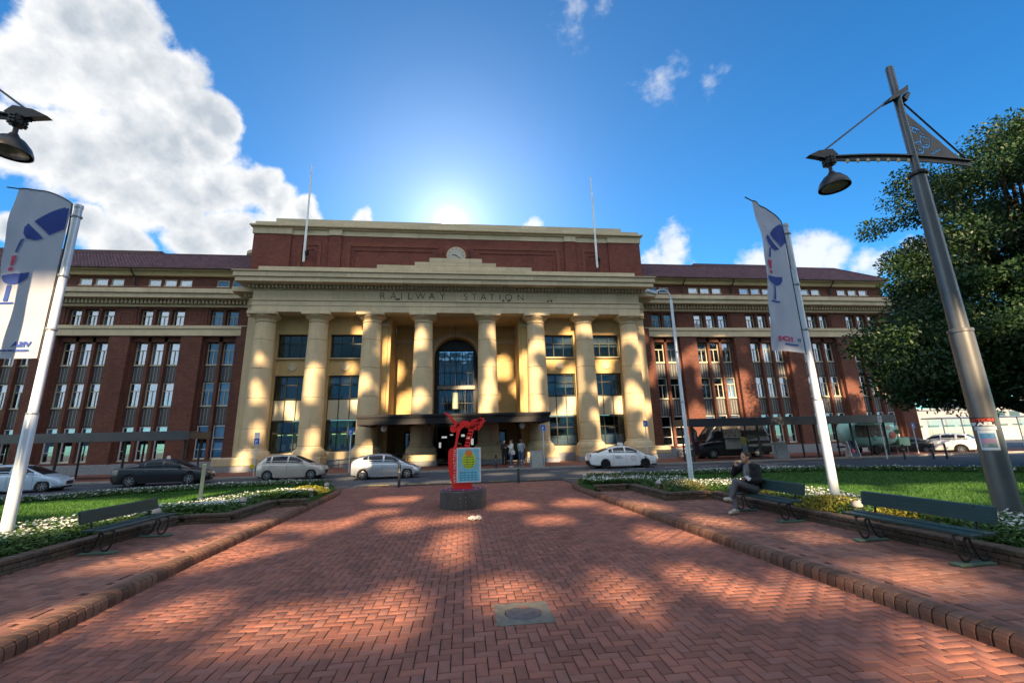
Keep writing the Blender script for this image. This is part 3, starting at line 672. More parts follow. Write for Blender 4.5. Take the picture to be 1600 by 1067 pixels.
    rf.add([(e, ey, rz_), (e, 48, rz_), (tpx, 45, rzz), (tpx, ry, rzz)], [(0, 1, 2, 3)]); rf.add([(sg*17, ry, rzz), (tpx, ry, rzz), (tpx, 45, rzz), (sg*17, 45, rzz)], [(0, 1, 2, 3)]); rf.add([(sg*17, ey+.05, rz_-.05), (e, ey+.05, rz_-.05), (tpx, ry, rzz-.06), (sg*17, ry, rzz-.06)], [(0, 1, 2, 3)])
    P('roof', rf, TILE); P('ridge', MB().tube([(sg*17, ry, rzz+.04), (tpx, ry, rzz+.04)], .1, 8), TILE, True); P('ridge', MB().tube([(tpx, ry, rzz+.04), (e, ey, rz_+.05)], .1, 8), TILE, True)
    if sg > 0: P('roof_deck', MB().box(24.4, 32.5, 39.2, 44, 18.8, 19.25), TILE)
    else: P('roof_deck', MB().box(-45, -26.5, 39.2, 44, 18.8, 19.3), TILE)
P('roof_vent', MB().lathe([(.62, 18.6), (.62, 19.35), (.78, 19.42), (.78, 19.72), (.7, 19.8)], c=(-18.9, 40.2, 0), seg=24), STONE2, True)
# plain returns
P('wing_end', MB().box(WEND-.3, WEND-.02, 36.9, 48, 0, 16.4), BRICKW)
# ---------------------------------------------------------------- ground, road, paving
ASPH = M('asphalt', (.062, .070, .085), .85, .35, 1.1, bump=.25, bscale=120, col2=(.040, .044, .052))
ground = MB().box(-400, 400, -300, 700, -.6, -.02).build('ground', M('earth', (.10, .10, .09), .9, .3, .05), None, kind='structure')
MB().box(-120, 130, 18.6, 34, -.02, 0).build('road', ASPH, None, kind='structure')
MB().box(-120, 130, -40, 18.6, -.02, -.001).build('forecourt', ASPH, None, kind='structure')
MB().box(20, 130, 34, 120, -.02, -.0015).build('side_road', ASPH, None, kind='structure')
FPB = M_brickwall('footpath_brick', (.26, .105, .075), (.17, .07, .06), (.06, .045, .04), 'xy', 1.0)
fp = MB().box(-60, 46, 27.75, 36.3, 0, .12, .02).build('footpath', FPB, None, kind='structure')
KST = M('kerb_stone', (.30, .29, .27), .8, .25, 5)
ks = MB()
for i in range(70): ks.box(-60+i*1.52, -60+(i+1)*1.52-.015, 27.55, 27.745, 0, .125, .015)
ks.build('kerb_stones', KST, fp)['kind'] = 'stuff'
YEL = M('road_yellow', (.62, .46, .10), .7, .4, 9, col2=(.20, .17, .10)); WHT = M('road_white', (.62, .62, .60), .7, .4, 9, col2=(.2, .2, .2))
mk = bpy.data.objects['road']
for i in range(14): MB().box(-7.6+i*1.75, -6.75+i*1.75, 20.25, 20.37, .002, .006).build('yellow_dash', YEL, mk)
for i in range(8): MB().box(5+i*2.3, 6.1+i*2.3, 25.3, 25.42, .002, .006).build('white_dash', WHT, mk)
# herringbone bricks (unit .118 m)
UB = .098
BRK = M('brick_paver', (.315, .122, .080), .78, .22, 7, bump=.35, bscale=90, attr=.45, col2=(.19, .082, .068), spec=.35)
BRKW = M('brick_walk', (.30, .135, .092), .8, .30, 7, bump=.35, bscale=90, attr=.6, col2=(.24, .11, .08), spec=.3)
MORT = M('paving_joint', (.014, .011, .010), .95, .3, 8)
def brick_template(L, Wd, h=.012, g=.008, ch=.003):
    a, b = L/2-g/2, Wd/2-g/2
    v = [(sx*(a-ch), sy*(b-ch), h) for sx, sy in ((-1, -1), (1, -1), (1, 1), (-1, 1))]+[(sx*a, sy*b, h-ch) for sx, sy in ((-1, -1), (1, -1), (1, 1), (-1, 1))]+[(sx*a, sy*b, 0) for sx, sy in ((-1, -1), (1, -1), (1, 1), (-1, 1))]
    f = [(0, 1, 2, 3)]
    for o in (0, 4):
        for i in range(4): j = (i+1) % 4; f.append((o+4+i, o+4+j, o+j, o+i))
    return np.array(v, dtype=float), np.array(f)
TV, TF = brick_template(2*UB, UB)
def herring(x0, x1, y0, y1, hole=None, flip=False):
    out = []
    for i in range(int(x0/UB)-2, int(x1/UB)+2):
        for j in range(int(y0/UB)-2, int(y1/UB)+2):
            k = (i-j) % 4 if not flip else (i+j) % 4
            if k == 0: c = ((i+1)*UB, (j+.5)*UB, 0)
            elif (k == 3 and not flip): c = ((i+.5)*UB, (j+1)*UB, 1)
            elif (k == 2 and flip): c = ((i+.5)*UB, (j+1)*UB, 1)
            else: continue
            hx, hy = (UB, UB/2) if c[2] == 0 else (UB/2, UB)
            if c[0]-hx < x0 or c[0]+hx > x1 or c[1]-hy < y0 or c[1]+hy > y1: continue
            if hole and hole[0]-hx < c[0] < hole[1]+hx and hole[2]-hy < c[1] < hole[3]+hy: continue
            out.append(c)
    return out
def seen_from_cam(x, y, z=0):
    d = Vector((x, y, z-CAMH)); zz = d.dot(_w)
    return zz > .2 and abs(d.dot(_r)/zz*670) < 800 and abs(d.dot(_u)/zz*670) < 533
def lay(parent, bricks, z, mat, nsingle, name='brick'):
    bricks = sorted(bricks, key=lambda c: c[0]**2+c[1]**2 + (0 if seen_from_cam(c[0], c[1], z) else 1e4))
    variants = []
    for k in range(8):
        me = bpy.data.meshes.new('brick'); me.from_pydata(TV.tolist(), [], TF.tolist()); at = me.attributes.new('rnd', 'FLOAT', 'FACE'); at.data.foreach_set('value', np.full(len(TF), (k+.5)/8, dtype=np.float32)); me.materials.append(mat); variants.append(me)
    for c in bricks[:nsingle]:
        o = obj(name, variants[int(rng.integers(8))], None, parent); o.location = (c[0], c[1], z+rng.uniform(-.0015, .0025)); o.rotation_euler = (rng.normal(0, .004), rng.normal(0, .004), (math.pi/2 if c[2] else 0)+rng.normal(0, .006))
    rest = bricks[nsingle:]; n = len(rest)
    if not n: return
    C = np.array(rest); ang = C[:, 2]*math.pi/2+rng.normal(0, .006, n); ca, sa = np.cos(ang), np.sin(ang)
    V = np.empty((n, len(TV), 3)); V[:, :, 0] = C[:, 0:1]+TV[None, :, 0]*ca[:, None]-TV[None, :, 1]*sa[:, None]; V[:, :, 1] = C[:, 1:2]+TV[None, :, 0]*sa[:, None]+TV[None, :, 1]*ca[:, None]
    V[:, :, 2] = z+TV[None, :, 2]+rng.uniform(-.0015, .0025, n)[:, None]+TV[None, :, 0]*rng.normal(0, .006, n)[:, None]
    F = (TF[None]+(np.arange(n)*len(TV))[:, None, None]).reshape(-1, 4)
    o = quads_mesh('paving_bricks', V.reshape(-1, 3), F, mat, np.repeat(rng.random(n), len(TF)), parent); o['kind'] = 'stuff'
HOLE = (.30, .92, 4.57, 5.17)
KL = [(-3.75, -1), (-3.88, 4.6), (-4.10, 7.6), (-4.36, 16.4), (-4.55, 17.6), (-5.0, 18.8), (-5.8, 19.7), (-7.0, 20.1), (-9, 19.9), (-12.3, 18.2), (-14.8, 16.3), (-18.3, 12.1), (-21.5, 6)]
KR = [(4.32, -1), (4.26, 3.5), (4.12, 8.6), (3.90, 14.8), (3.95, 16.2), (4.25, 17.3), (4.9, 18.2), (6.0, 18.5), (9.0, 18.1), (15.5, 17.4), (18.5, 15), (22.3, 10.2), (25.3, 5)]
def kx(poly, y): return lerp([(b, a) for a, b in poly[:6]], y)[0]
path = MB().box(-4.5, 4.5, -3, 20.2, -.001, .004).build('path', MORT, None, kind='structure')
pb = [c for c in herring(-4.9, 4.6, 1.0, 19.4) if kx(KL, c[1])-.08 < c[0] < kx(KR, c[1])+.08 and not (HOLE[0]+.11 < c[0] < HOLE[1]-.11 and HOLE[2]+.11 < c[1] < HOLE[3]-.11)]
lay(path, pb, .004, BRK, 300)
def walk(poly, xo, y1, sg, ns):
    n = 12; ys = [-3+(y1+3)*i/n for i in range(n+1)]; inner = [(kx(poly, y)+sg*.12, y) for y in ys]; ring = inner+[(xo, y1), (xo, -3)]; k = len(ring); mb = MB()
    mb.add([(x, y, .122) for x, y in ring]+[(x, y, 0) for x, y in ring], [tuple(range(k))]+[(i, (i+1) % k, k+(i+1) % k, k+i) for i in range(k)]); w = mb.build('side_walk', M('walk_joint', (.060, .036, .028), .95, .3, 8), None, kind='structure')
    bs = [c for c in herring(min(sg*3.6, xo)-.3, max(sg*3.6, xo)+.3, 2.0, y1, flip=True) if sg*(c[0]-kx(poly, c[1])) > .33 and sg*(xo-c[0]) > .02]
    lay(w, bs, .122, BRKW, ns)
    s_ = 2.0; ed = []
    while s_ < y1: ed.append((kx(poly, s_)+sg*.287, s_, 1)); s_ += 2*UB
    lay(w, ed, .1235, BRKW, 60, 'edge_brick')
walk(KL, -6.25, 13.2, -1, 120); walk(KR, 6.5, 13.8, 1, 140)
# manhole
mh = thing('manhole_cover', 'square concrete frame with round grey metal lid set in the brick path', 'manhole', (.61, 4.87, .006))
fm = MB(); n = 32; R1 = .19; sq = .285
ring = [(R1*math.cos(2*math.pi*i/n), R1*math.sin(2*math.pi*i/n)) for i in range(n)]
def sqp(a):
    c, s = math.cos(a), math.sin(a); k = sq/max(abs(c), abs(s)); return (c*k, s*k)
out = [sqp(2*math.pi*i/n) for i in range(n)]
fm.grid([[(ring[i % n][0], ring[i % n][1], .0), (ring[i % n][0], ring[i % n][1], .0155), (out[i % n][0], out[i % n][1], .0155), (out[i % n][0]*1.0, out[i % n][1], .0)] for i in range(n)], True)
fm.build('frame', M('manhole_concrete', (.20, .18, .145), .85, .3, 9, bump=.2), mh)
lid = MB().lathe([(.178, 0), (.178, .010), (.17, .012), (0.0001, .012)], seg=32, cap=False).build('lid', M('cast_lid', (.13, .13, .14), .55, .3, 14, metal=.3, bump=.3, bscale=70), mh)
for i in (-1, 1): MB().box(i*.10-.018, i*.10+.018, -.006, .006, .0121, .0135).build('key_slot', STEELB, lid)
MB().box(.95, 4.0, 10.9, 10.94, .005, .0175).build('drain_slot', STEELB, path)
# ---- bullnose brick kerbs
KBR = M('brick_kerb', (.21, .095, .055), .8, .35, 6, bump=.3, bscale=60, attr=.8, col2=(.075, .045, .03))
KBR['x'] = 1
SEC = [(0, 0), (0, .08), (.010, .115), (.032, .142), (.065, .156), (.11, .158), (.19, .150), (.235, .140), (.235, 0)]
def kerb_mesh(k, L=.101):
    n = len(SEC); V = []
    for y, s in ((-L/2, .97), (-L/2+.006, 1), (L/2-.006, 1), (L/2, .97)):
        V += [(x if x > 0 or s == 1 else x+.004, y, z*s) for x, z in SEC]
    F = [tuple(range(n))[::-1], tuple(3*n+i for i in range(n))]
    for r in range(3):
        for i in range(n-1): F.append((r*n+i, r*n+i+1, (r+1)*n+i+1, (r+1)*n+i))
    me = bpy.data.meshes.new('brick'); me.from_pydata(V, [], F)
    bm = bmesh.new(); bm.from_mesh(me); bmesh.ops.recalc_face_normals(bm, faces=bm.faces); bm.to_mesh(me); bm.free()
    at = me.attributes.new('rnd', 'FLOAT', 'FACE'); at.data.foreach_set('value', np.full(len(F), (k+.5)/8, dtype=np.float32)); me.materials.append(KBR); return me
KM = [kerb_mesh(k) for k in range(8)]
def sample(poly, step):
    out = []; acc = 0
    for (a, b), (c, d) in zip(poly, poly[1:]):
        L = math.hypot(c-a, d-b); t = acc
        while t < L: out.append((a+(c-a)*t/L, b+(d-b)*t/L, math.atan2(d-b, c-a))); t += step
        acc = t-L
    return out
def smooth_poly(p, it=2):
    for _ in range(it):
        q = [p[0]]
        for (a, b), (c, d) in zip(p, p[1:]): q += [(a*.75+c*.25, b*.75+d*.25), (a*.25+c*.75, b*.25+d*.75)]
        p = q+[p[-1]]
    return p
for poly, sg in ((KL, -1), (KR, 1)):
    pts = sample(poly[:4]+smooth_poly(poly[3:7], 2)[1:]+poly[7:], .1135)
    pts = [p for p in pts if p[1] > .5]; far = MB(); core = MB()
    for (xa, ya, a_), (xb, yb, b_) in zip(pts[::3], pts[3::3]):
        nx_, ny_ = -(yb-ya), xb-xa; l_ = math.hypot(nx_, ny_); nx_, ny_ = nx_/l_*-sg, ny_/l_*-sg
        core.obox(((xa+xb)/2+nx_*.125, (ya+yb)/2+ny_*.125, .065), ((xb-xa)/2, (yb-ya)/2, 0), (nx_*.10, ny_*.10, 0), (0, 0, .07))
    kb = core.build('kerb', MORT, None, kind='structure')
    for i, (x, y, a) in enumerate(pts):
        rz = a-math.pi/2+(math.pi if sg < 0 else 0)
        if i < 230:
            o = obj('brick', KM[int(rng.integers(8))], None, kb); o.location = (x, y, rng.uniform(-.002, .003)); o.rotation_euler = (0, 0, rz+rng.normal(0, .012))
        else:
            c, s = math.cos(rz), math.sin(rz); me = KM[0]
            far.add([(x+v.co.x*c-v.co.y*s, y+v.co.x*s+v.co.y*c, v.co.z) for v in me.vertices], [tuple(f.vertices) for f in me.polygons])
    far.build('kerb_bricks', M('brick_kerb_far', (.22, .12, .075), .8, .3, 6), kb)['kind'] = 'stuff'
# ---- low garden walls of brick
WBR = M('brick_garden', (.135, .078, .050), .85, .4, 5, bump=.35, bscale=50, attr=.6, col2=(.06, .052, .034))
def var_box(name, sx, sy, sz, mat, ch=.006):
    out = []
    for k in range(6):
        me = MB().box(-sx/2, sx/2, -sy/2, sy/2, 0, sz, ch).mesh(name); at = me.attributes.new('rnd', 'FLOAT', 'FACE'); at.data.foreach_set('value', np.full(len(me.polygons), (k+.5)/6, dtype=np.float32)); me.materials.append(mat); out.append(me)
    return out
BODY = var_box('brick', .226, .11, .060, WBR); CAPB = var_box('cap_brick', .106, .245, .070, WBR, .014)
def garden_wall(poly, sg, label, first=0):
    t = thing('garden_wall', label, 'wall', (0, 0, 0))
    core = MB()
    for (a, b), (c, d) in zip(poly, poly[1:]):
        L = math.hypot(c-a, d-b); ux, uy = (c-a)/L, (d-b)/L; nx, ny = (uy*sg, -ux*sg)     # outward (towards the path)
        core.obox((a+ux*L/2-nx*.125, b+uy*L/2-ny*.125, .185), (ux*(L/2-.03), uy*(L/2-.03), 0), (nx*.112, ny*.112, 0), (0, 0, .082))
        ang = math.atan2(uy, ux)
        for r in range(2):
            s = .12+(.115 if r % 2 else 0)
            while s < L:
                x, y = a+ux*s, b+uy*s
                if y > 2.2:
                    o = obj('brick', BODY[int(rng.integers(6))], None, t); o.location = (x-nx*.06, y-ny*.06, .124+r*.068); o.rotation_euler.z = ang+rng.normal(0, .008)
                s += .237
        s = .05
        while s < L+.05:
            x, y = a+ux*s, b+uy*s
            if y > 2.2:
                o = obj('cap_brick', CAPB[int(rng.integers(6))], None, t); o.location = (x-nx*.118, y-ny*.118, .260+rng.uniform(-.002, .003)); o.rotation_euler = (rng.normal(0, .01), 0, ang+rng.normal(0, .012))
            s += .1125
    core.build('core', MORT, t); return t
WLP = [(-6.2, 2.0), (-6.2, 10.8), (-5.10, 10.8), (-5.10, 13.1), (-4.32, 13.1)]; WRP = [(6.45, 1.2), (6.45, 11.2), (5.22, 11.2), (5.22, 13.72), (4.2, 13.72)]
garden_wall(WLP, 1, 'low stepped brick garden wall edging the lawn with the stubby white post')
garden_wall(WRP, -1, 'low stepped brick garden wall behind the two benches on the person\'s side')
# ---- lawns
def lz(y): return .315-.006*(y-5)
LAWN_L = [(-6.43, -3), (-6.43, 11.03), (-5.33, 11.03), (-5.33, 13.33), (-4.45, 13.33), (-4.55, 16.4), (-4.78, 17.5), (-5.2, 18.6), (-5.95, 19.45), (-7.05, 19.85), (-9, 19.65), (-12.2, 18), (-14.6, 16.1), (-18, 12), (-21.3, 6), (-22, -3)]
LAWN_R = [(6.68, -3), (6.68, 11.43), (5.45, 11.43), (5.45, 13.95), (4.15, 13.95), (4.1, 15), (4.2, 16.2), (4.5, 17.1), (5.05, 17.95), (6.0, 18.25), (9, 17.85), (15.3, 17.15), (18.2, 14.8), (22, 10), (25, 5), (26, -3)]
GRASSM = M('grass', (.036, .118, .009), .85, .35, .55, attr=False, col2=(.028, .080, .012), detail=8)
BLADE = M('grass_blade', (.042, .14, .009), .7, .25, 1.2, attr=.8, col2=(.032, .09, .012), trans=.25)
SOIL = M('bed_green', (.055, .105, .020), .9, .4, 6, bump=.4)
def inside(px, py, poly):
    c = np.zeros(len(px), bool); n = len(poly)
    for i in range(n):
        (x0, y0), (x1, y1) = poly[i], poly[i-1]
        if y0 == y1: continue
        t = ((y0 > py) != (y1 > py)) & (px < (x1-x0)*(py-y0)/(y1-y0)+x0); c ^= t
    return c
def dist_poly(px, py, line):
    d = np.full(len(px), 1e9)
    for (x0, y0), (x1, y1) in zip(line, line[1:]):
        vx, vy = x1-x0, y1-y0; t = np.clip(((px-x0)*vx+(py-y0)*vy)/(vx*vx+vy*vy), 0, 1); d = np.minimum(d, np.hypot(px-x0-t*vx, py-y0-t*vy))
    return d
def blades(poly, n, name, lab):
    xs = [p[0] for p in poly]; ys = [max(2.5, p[1]) for p in poly]
    px = rng.uniform(min(xs), max(xs), n*2); py = rng.uniform(2.5, max(ys), n*2); k = inside(px, py, poly); px, py = px[k][:n], py[k][:n]; n = len(px)
    h = rng.uniform(.025, .06, n); a = rng.uniform(0, 2*np.pi, n); w = rng.uniform(.006, .012, n); lean = rng.normal(0, .018, (n, 2)); z = lz(py)
    V = np.empty((n, 3, 3)); V[:, 0] = np.stack([px-np.cos(a)*w, py-np.sin(a)*w, z], 1); V[:, 1] = np.stack([px+np.cos(a)*w, py+np.sin(a)*w, z], 1); V[:, 2] = np.stack([px+lean[:, 0], py+lean[:, 1], z+h], 1)
    o = quads_mesh(name, V.reshape(-1, 3), np.arange(3*n).reshape(-1, 3), BLADE, rng.random(n)); tag(o, lab, 'grass', kind='stuff')
for poly, sg, lab in ((LAWN_L, -1, 'short green grass of the lawn with the stubby white post'), (LAWN_R, 1, 'short green grass of the lawn behind the seated person')):
    mb = MB(); n = len(poly); mb.add([(x, y, lz(y)) for x, y in poly]+[(x, y, -.05) for x, y in poly], [tuple(range(n))]+[(i, (i+1) % n, n+(i+1) % n, n+i) for i in range(n)])
    o = mb.build('lawn', GRASSM, None, kind='structure'); blades(poly, 110000, 'grass', lab)
# ---- flower beds: white daisies over leafy clumps
PETAL = M('daisy_white', (.78, .80, .74), .6, .08, 9, trans=.2); LEAFB = M('bed_leaf', (.060, .135, .022), .6, .25, 3, attr=.9, col2=(.11, .17, .03), trans=.25); LEAFY = M('yellow_leaf', (.36, .30, .03), .6, .3, 3, attr=.7, col2=(.20, .24, .03), trans=.25)
LEAFR = M('bronze_leaf', (.17, .15, .045), .6, .3, 3, attr=.8, col2=(.11, .15, .03), trans=.25)
def vnoise(x, y, f, seed):
    r = np.random.default_rng(seed); s = np.zeros(len(x))
    for _ in range(6): a = r.uniform(0, 6.28); q = f*r.uniform(.6, 1.8); s += np.sin((x*math.cos(a)+y*math.sin(a))*q+r.uniform(0, 6.28))
    return s/6
def leaf_cloud(px, py, z0, h, size, mat, name, parent, flat=.6):
    n = len(px); th = rng.uniform(0, 2*np.pi, n); tl = rng.uniform(-1.0, 1.0, n)*flat; L = size*rng.uniform(.6, 1.3, n); wd = L*rng.uniform(.3, .5, n)
    d = np.stack([np.cos(th)*np.cos(tl), np.sin(th)*np.cos(tl), np.sin(tl)], 1); s = np.stack([-np.sin(th), np.cos(th), rng.uniform(-.4, .4, n)], 1)
    c = np.stack([px, py, z0+h], 1); V = np.empty((n, 4, 3)); V[:, 0] = c-d*L[:, None]; V[:, 1] = c+s*wd[:, None]; V[:, 2] = c+d*L[:, None]; V[:, 3] = c-s*wd[:, None]
    o = quads_mesh(name, V.reshape(-1, 3), np.arange(4*n).reshape(-1, 4), mat, rng.random(n), parent); o['kind'] = 'stuff'; return o
def daisies(px, py, z, parent, size=.026):
    n = len(px); K = 7; a = np.arange(K)*2*np.pi/K; tilt = rng.normal(0, .35, (n, 2)); r = size*rng.uniform(.7, 1.25, n)
    V = np.empty((n, K+1, 3)); V[:, 0] = np.stack([px, py, z], 1)
    for k in range(K):
        dx, dy = np.cos(a[k])*r, np.sin(a[k])*r; V[:, k+1] = np.stack([px+dx, py+dy, z+.006+dx*tilt[:, 0]+dy*tilt[:, 1]], 1)
    F = np.array([(0, k+1, (k+1) % K+1) for k in range(K)]); F = (F[None]+(np.arange(n)*(K+1))[:, None, None]).reshape(-1, 3)
    o = quads_mesh('daisy_heads', V.reshape(-1, 3), F, PETAL, None, parent); o['kind'] = 'stuff'
def bed(poly, line, d0, d1, nleaf, nfl, lab, fl0, hgt, seed, ymin=2.0, size=.045, leaf=LEAFB):
    xs = [p[0] for p in poly]; ys = [p[1] for p in poly]
    def pts(n, a, b):
        px = rng.uniform(min(xs), max(xs), n*12); py = rng.uniform(ymin, max(ys), n*12); d = dist_poly(px, py, line)+.12*vnoise(px, py, 3, seed+5)
        k = inside(px, py, poly) & (d > a) & (d < b); return px[k][:n], py[k][:n], d[k][:n]
    px, py, d = pts(nleaf, d0, d1); bump = .5+.5*vnoise(px, py, 2.2, seed); edge = np.clip((d-d0)/.25, 0, 1)*np.clip((d1-d)/.2, .15, 1)
    top = hgt*(.45+.55*bump)*(.35+.65*edge)
    root = leaf_cloud(px, py, lz(py), top*rng.random(len(px))**.5, size, leaf, 'flower_bed', None); tag(root, lab, 'flower bed', kind='stuff')
    px, py, d = pts(nfl, fl0, d1); k = vnoise(px, py, 2.0, seed+1) > -.12-.5*rng.random(len(px)); px, py, d = px[k], py[k], d[k]
    bump = .5+.5*vnoise(px, py, 2.2, seed); edge = np.clip((d-d0)/.25, 0, 1)*np.clip((d1-d)/.2, .15, 1)
    daisies(px, py, lz(py)+hgt*(.45+.55*bump)*(.35+.65*edge)+rng.uniform(-.03, .04, len(px)), root, .019); return root
NL = [(-6.43, 1.5), (-6.43, 11.03), (-5.33, 11.03), (-5.33, 13.33)]; NR = [(6.68, 1.2), (6.68, 11.43), (5.45, 11.43), (5.45, 13.9)]
bed(LAWN_L, NL, .02, 1.75, 48000, 6000, 'white daisies in leafy bed behind the lone bench', .36, .24, 11)
bR = bed(LAWN_R, NR, .02, 1.95, 54000, 6600, 'white daisies in leafy bed behind the two benches and the tall lamp', .42, .24, 23)
FL = [(-5.4, 19.3), (-7.05, 19.85), (-9, 19.65), (-12.2, 18), (-14.6, 16.1), (-18, 12), (-21.3, 6)]; FR = [(5.6, 18.2), (9, 17.85), (15.3, 17.15), (18.2, 14.8), (22, 10), (25, 5)]
bed(LAWN_L, FL, .05, .85, 22000, 5200, 'strip of white daisies along the road before the black sedan', .12, .24, 31, size=.06)
bed(LAWN_R, FR, .05, .85, 22000, 4800, 'strip of white daisies along the road before the black van', .12, .24, 43, size=.06)
# yellow and bronze clumps
for (cx, cy, r, mat, lab, sd) in ((7.15, 8.1, .62, LEAFY, 'yellow leaved clump at the foot of the banner pole behind the benches', 1), (7.1, 6.6, .5, LEAFY, 'yellow green clump behind the nearest bench', 2), (6.2, 12.3, .8, LEAFR, 'bronze leaved low clump where the wall steps near the street light', 3), (5.2, 14.9, .6, LEAFR, 'bronze green clump at the wall end past the kerb curve', 4), (7.2, 9.7, .5, LEAFR, 'bronze leaved clump between the bench with the person and the pole', 5), (-5.0, 15.2, .7, LEAFY, 'yellow green clump at the rounded end of the lawn', 6)):
    n = 2600; a = rng.uniform(0, 6.28, n); q = r*np.sqrt(rng.random(n)); px, py = cx+q*np.cos(a), cy+q*np.sin(a)*1.2
    o = leaf_cloud(px, py, lz(py), .05+.22*(1-(q/r)**2)*rng.random(n)**.6, .035, mat, 'low_shrub', None, 1.1); tag(o, lab, 'shrub'); o['kind'] = 'thing'
# litter
ts = MB()
for (ox, oy, rr) in ((-.07, 0, .085), (.06, .03, .075)):
    ts.grid([[(ox+rr*(1+.25*math.sin(3*a+5*t+ox*40)+rng.normal(0, .06))*math.sin(t)*math.cos(a), oy+rr*(1+.25*math.cos(4*a-3*t)+rng.normal(0, .06))*math.sin(t)*math.sin(a), .05-.05*math.cos(t)*(1+.2*math.sin(5*a))) for a in np.linspace(0, 2*math.pi, 13)] for t in np.linspace(.05, math.pi-.05, 8)])
ts.build('crumpled_paper', M('litter_paper', (.60, .57, .52), .8), None, False, loc=(.28, 10.37, .017), label='crumpled white paper lying on the brick path before the sculpture', cat='litter')
# ---------------------------------------------------------------- benches
IRON = M('cast_iron', (.022, .024, .024), .5, .2, 12, metal=.2); GPAINT = M('green_bench_paint', (.022, .060, .058), .45, .4, 7, col2=(.014, .032, .030), bump=.1, stretch=(.4, 6, 6), spec=.55)
GPAD = M('green_pad', (.11, .17, .12), .8, .3, 8)
def make_bench(name='park_bench', L=1.78):
    t = thing(name, 'x', 'bench')
    for y0, y1, dz in ((-.25, -.09, 0), (-.075, .085, .012)): MB().box(-L/2, L/2, y0, y1, .355+dz, .392+dz, .006).build('seat_plank', GPAINT, t)
    MB().obox((0, .155, .585), (L/2, 0, 0), (0, .018, 0.004), (0, .018, .095)).build('back_plank', GPAINT, t)
    for sx in (-1, 1):
        x = sx*(L/2-.22); g = MB()
        loop = [(x, -.23, .35), (x, -.24, .22), (x, -.20, .08), (x, -.13, .035), (x, -.07, .07), (x, -.06, .16), (x, -.11, .26), (x, -.02, .345)]
        pts = []
        for a, b, c in zip(loop, loop[1:], loop[2:]): pass
        def sm(p): 
            p = [Vector(q) for q in p]
            for _ in range(2):
                q = [p[0]]
                for a, b in zip(p, p[1:]): q += [a*.75+b*.25, a*.25+b*.75]
                p = q+[p[-1]]
            return p
        g.tube(sm(loop), .015, 6); g.tube(sm([(x, -.03, .34), (x, .0, .2), (x, .06, .07), (x, .13, .035), (x, .18, .06), (x, .17, .13)]), .015, 6); g.tube(sm([(x, .03, .345), (x, .09, .36), (x, .125, .42), (x, .16, .60), (x, .165, .67)]), .016, 6); g.tube([(x, -.24, .345), (x, .09, .352)], .014, 6)
        g.build('leg', IRON, t, True); MB().box(x-.07, x+.07, -.30, .20, 0, .035, .008).build('foot_pad', GPAD, t)
    return t
b0 = make_bench()
for i, (x, y, rz, lab) in enumerate(((6.17, 5.68, -90, 'empty dark green bench below the tall grey lamp'), (6.12, 8.6, -90, 'dark green bench on which a person sits'), (-5.88, 8.85, 90, 'lone dark green bench on the side of the stubby white post'))):
    b = b0 if i == 0 else copy_tree(b0); b.location = (x, y, .135); b.rotation_euler.z = math.radians(rz); tag(b, lab, 'bench', 'green park benches')
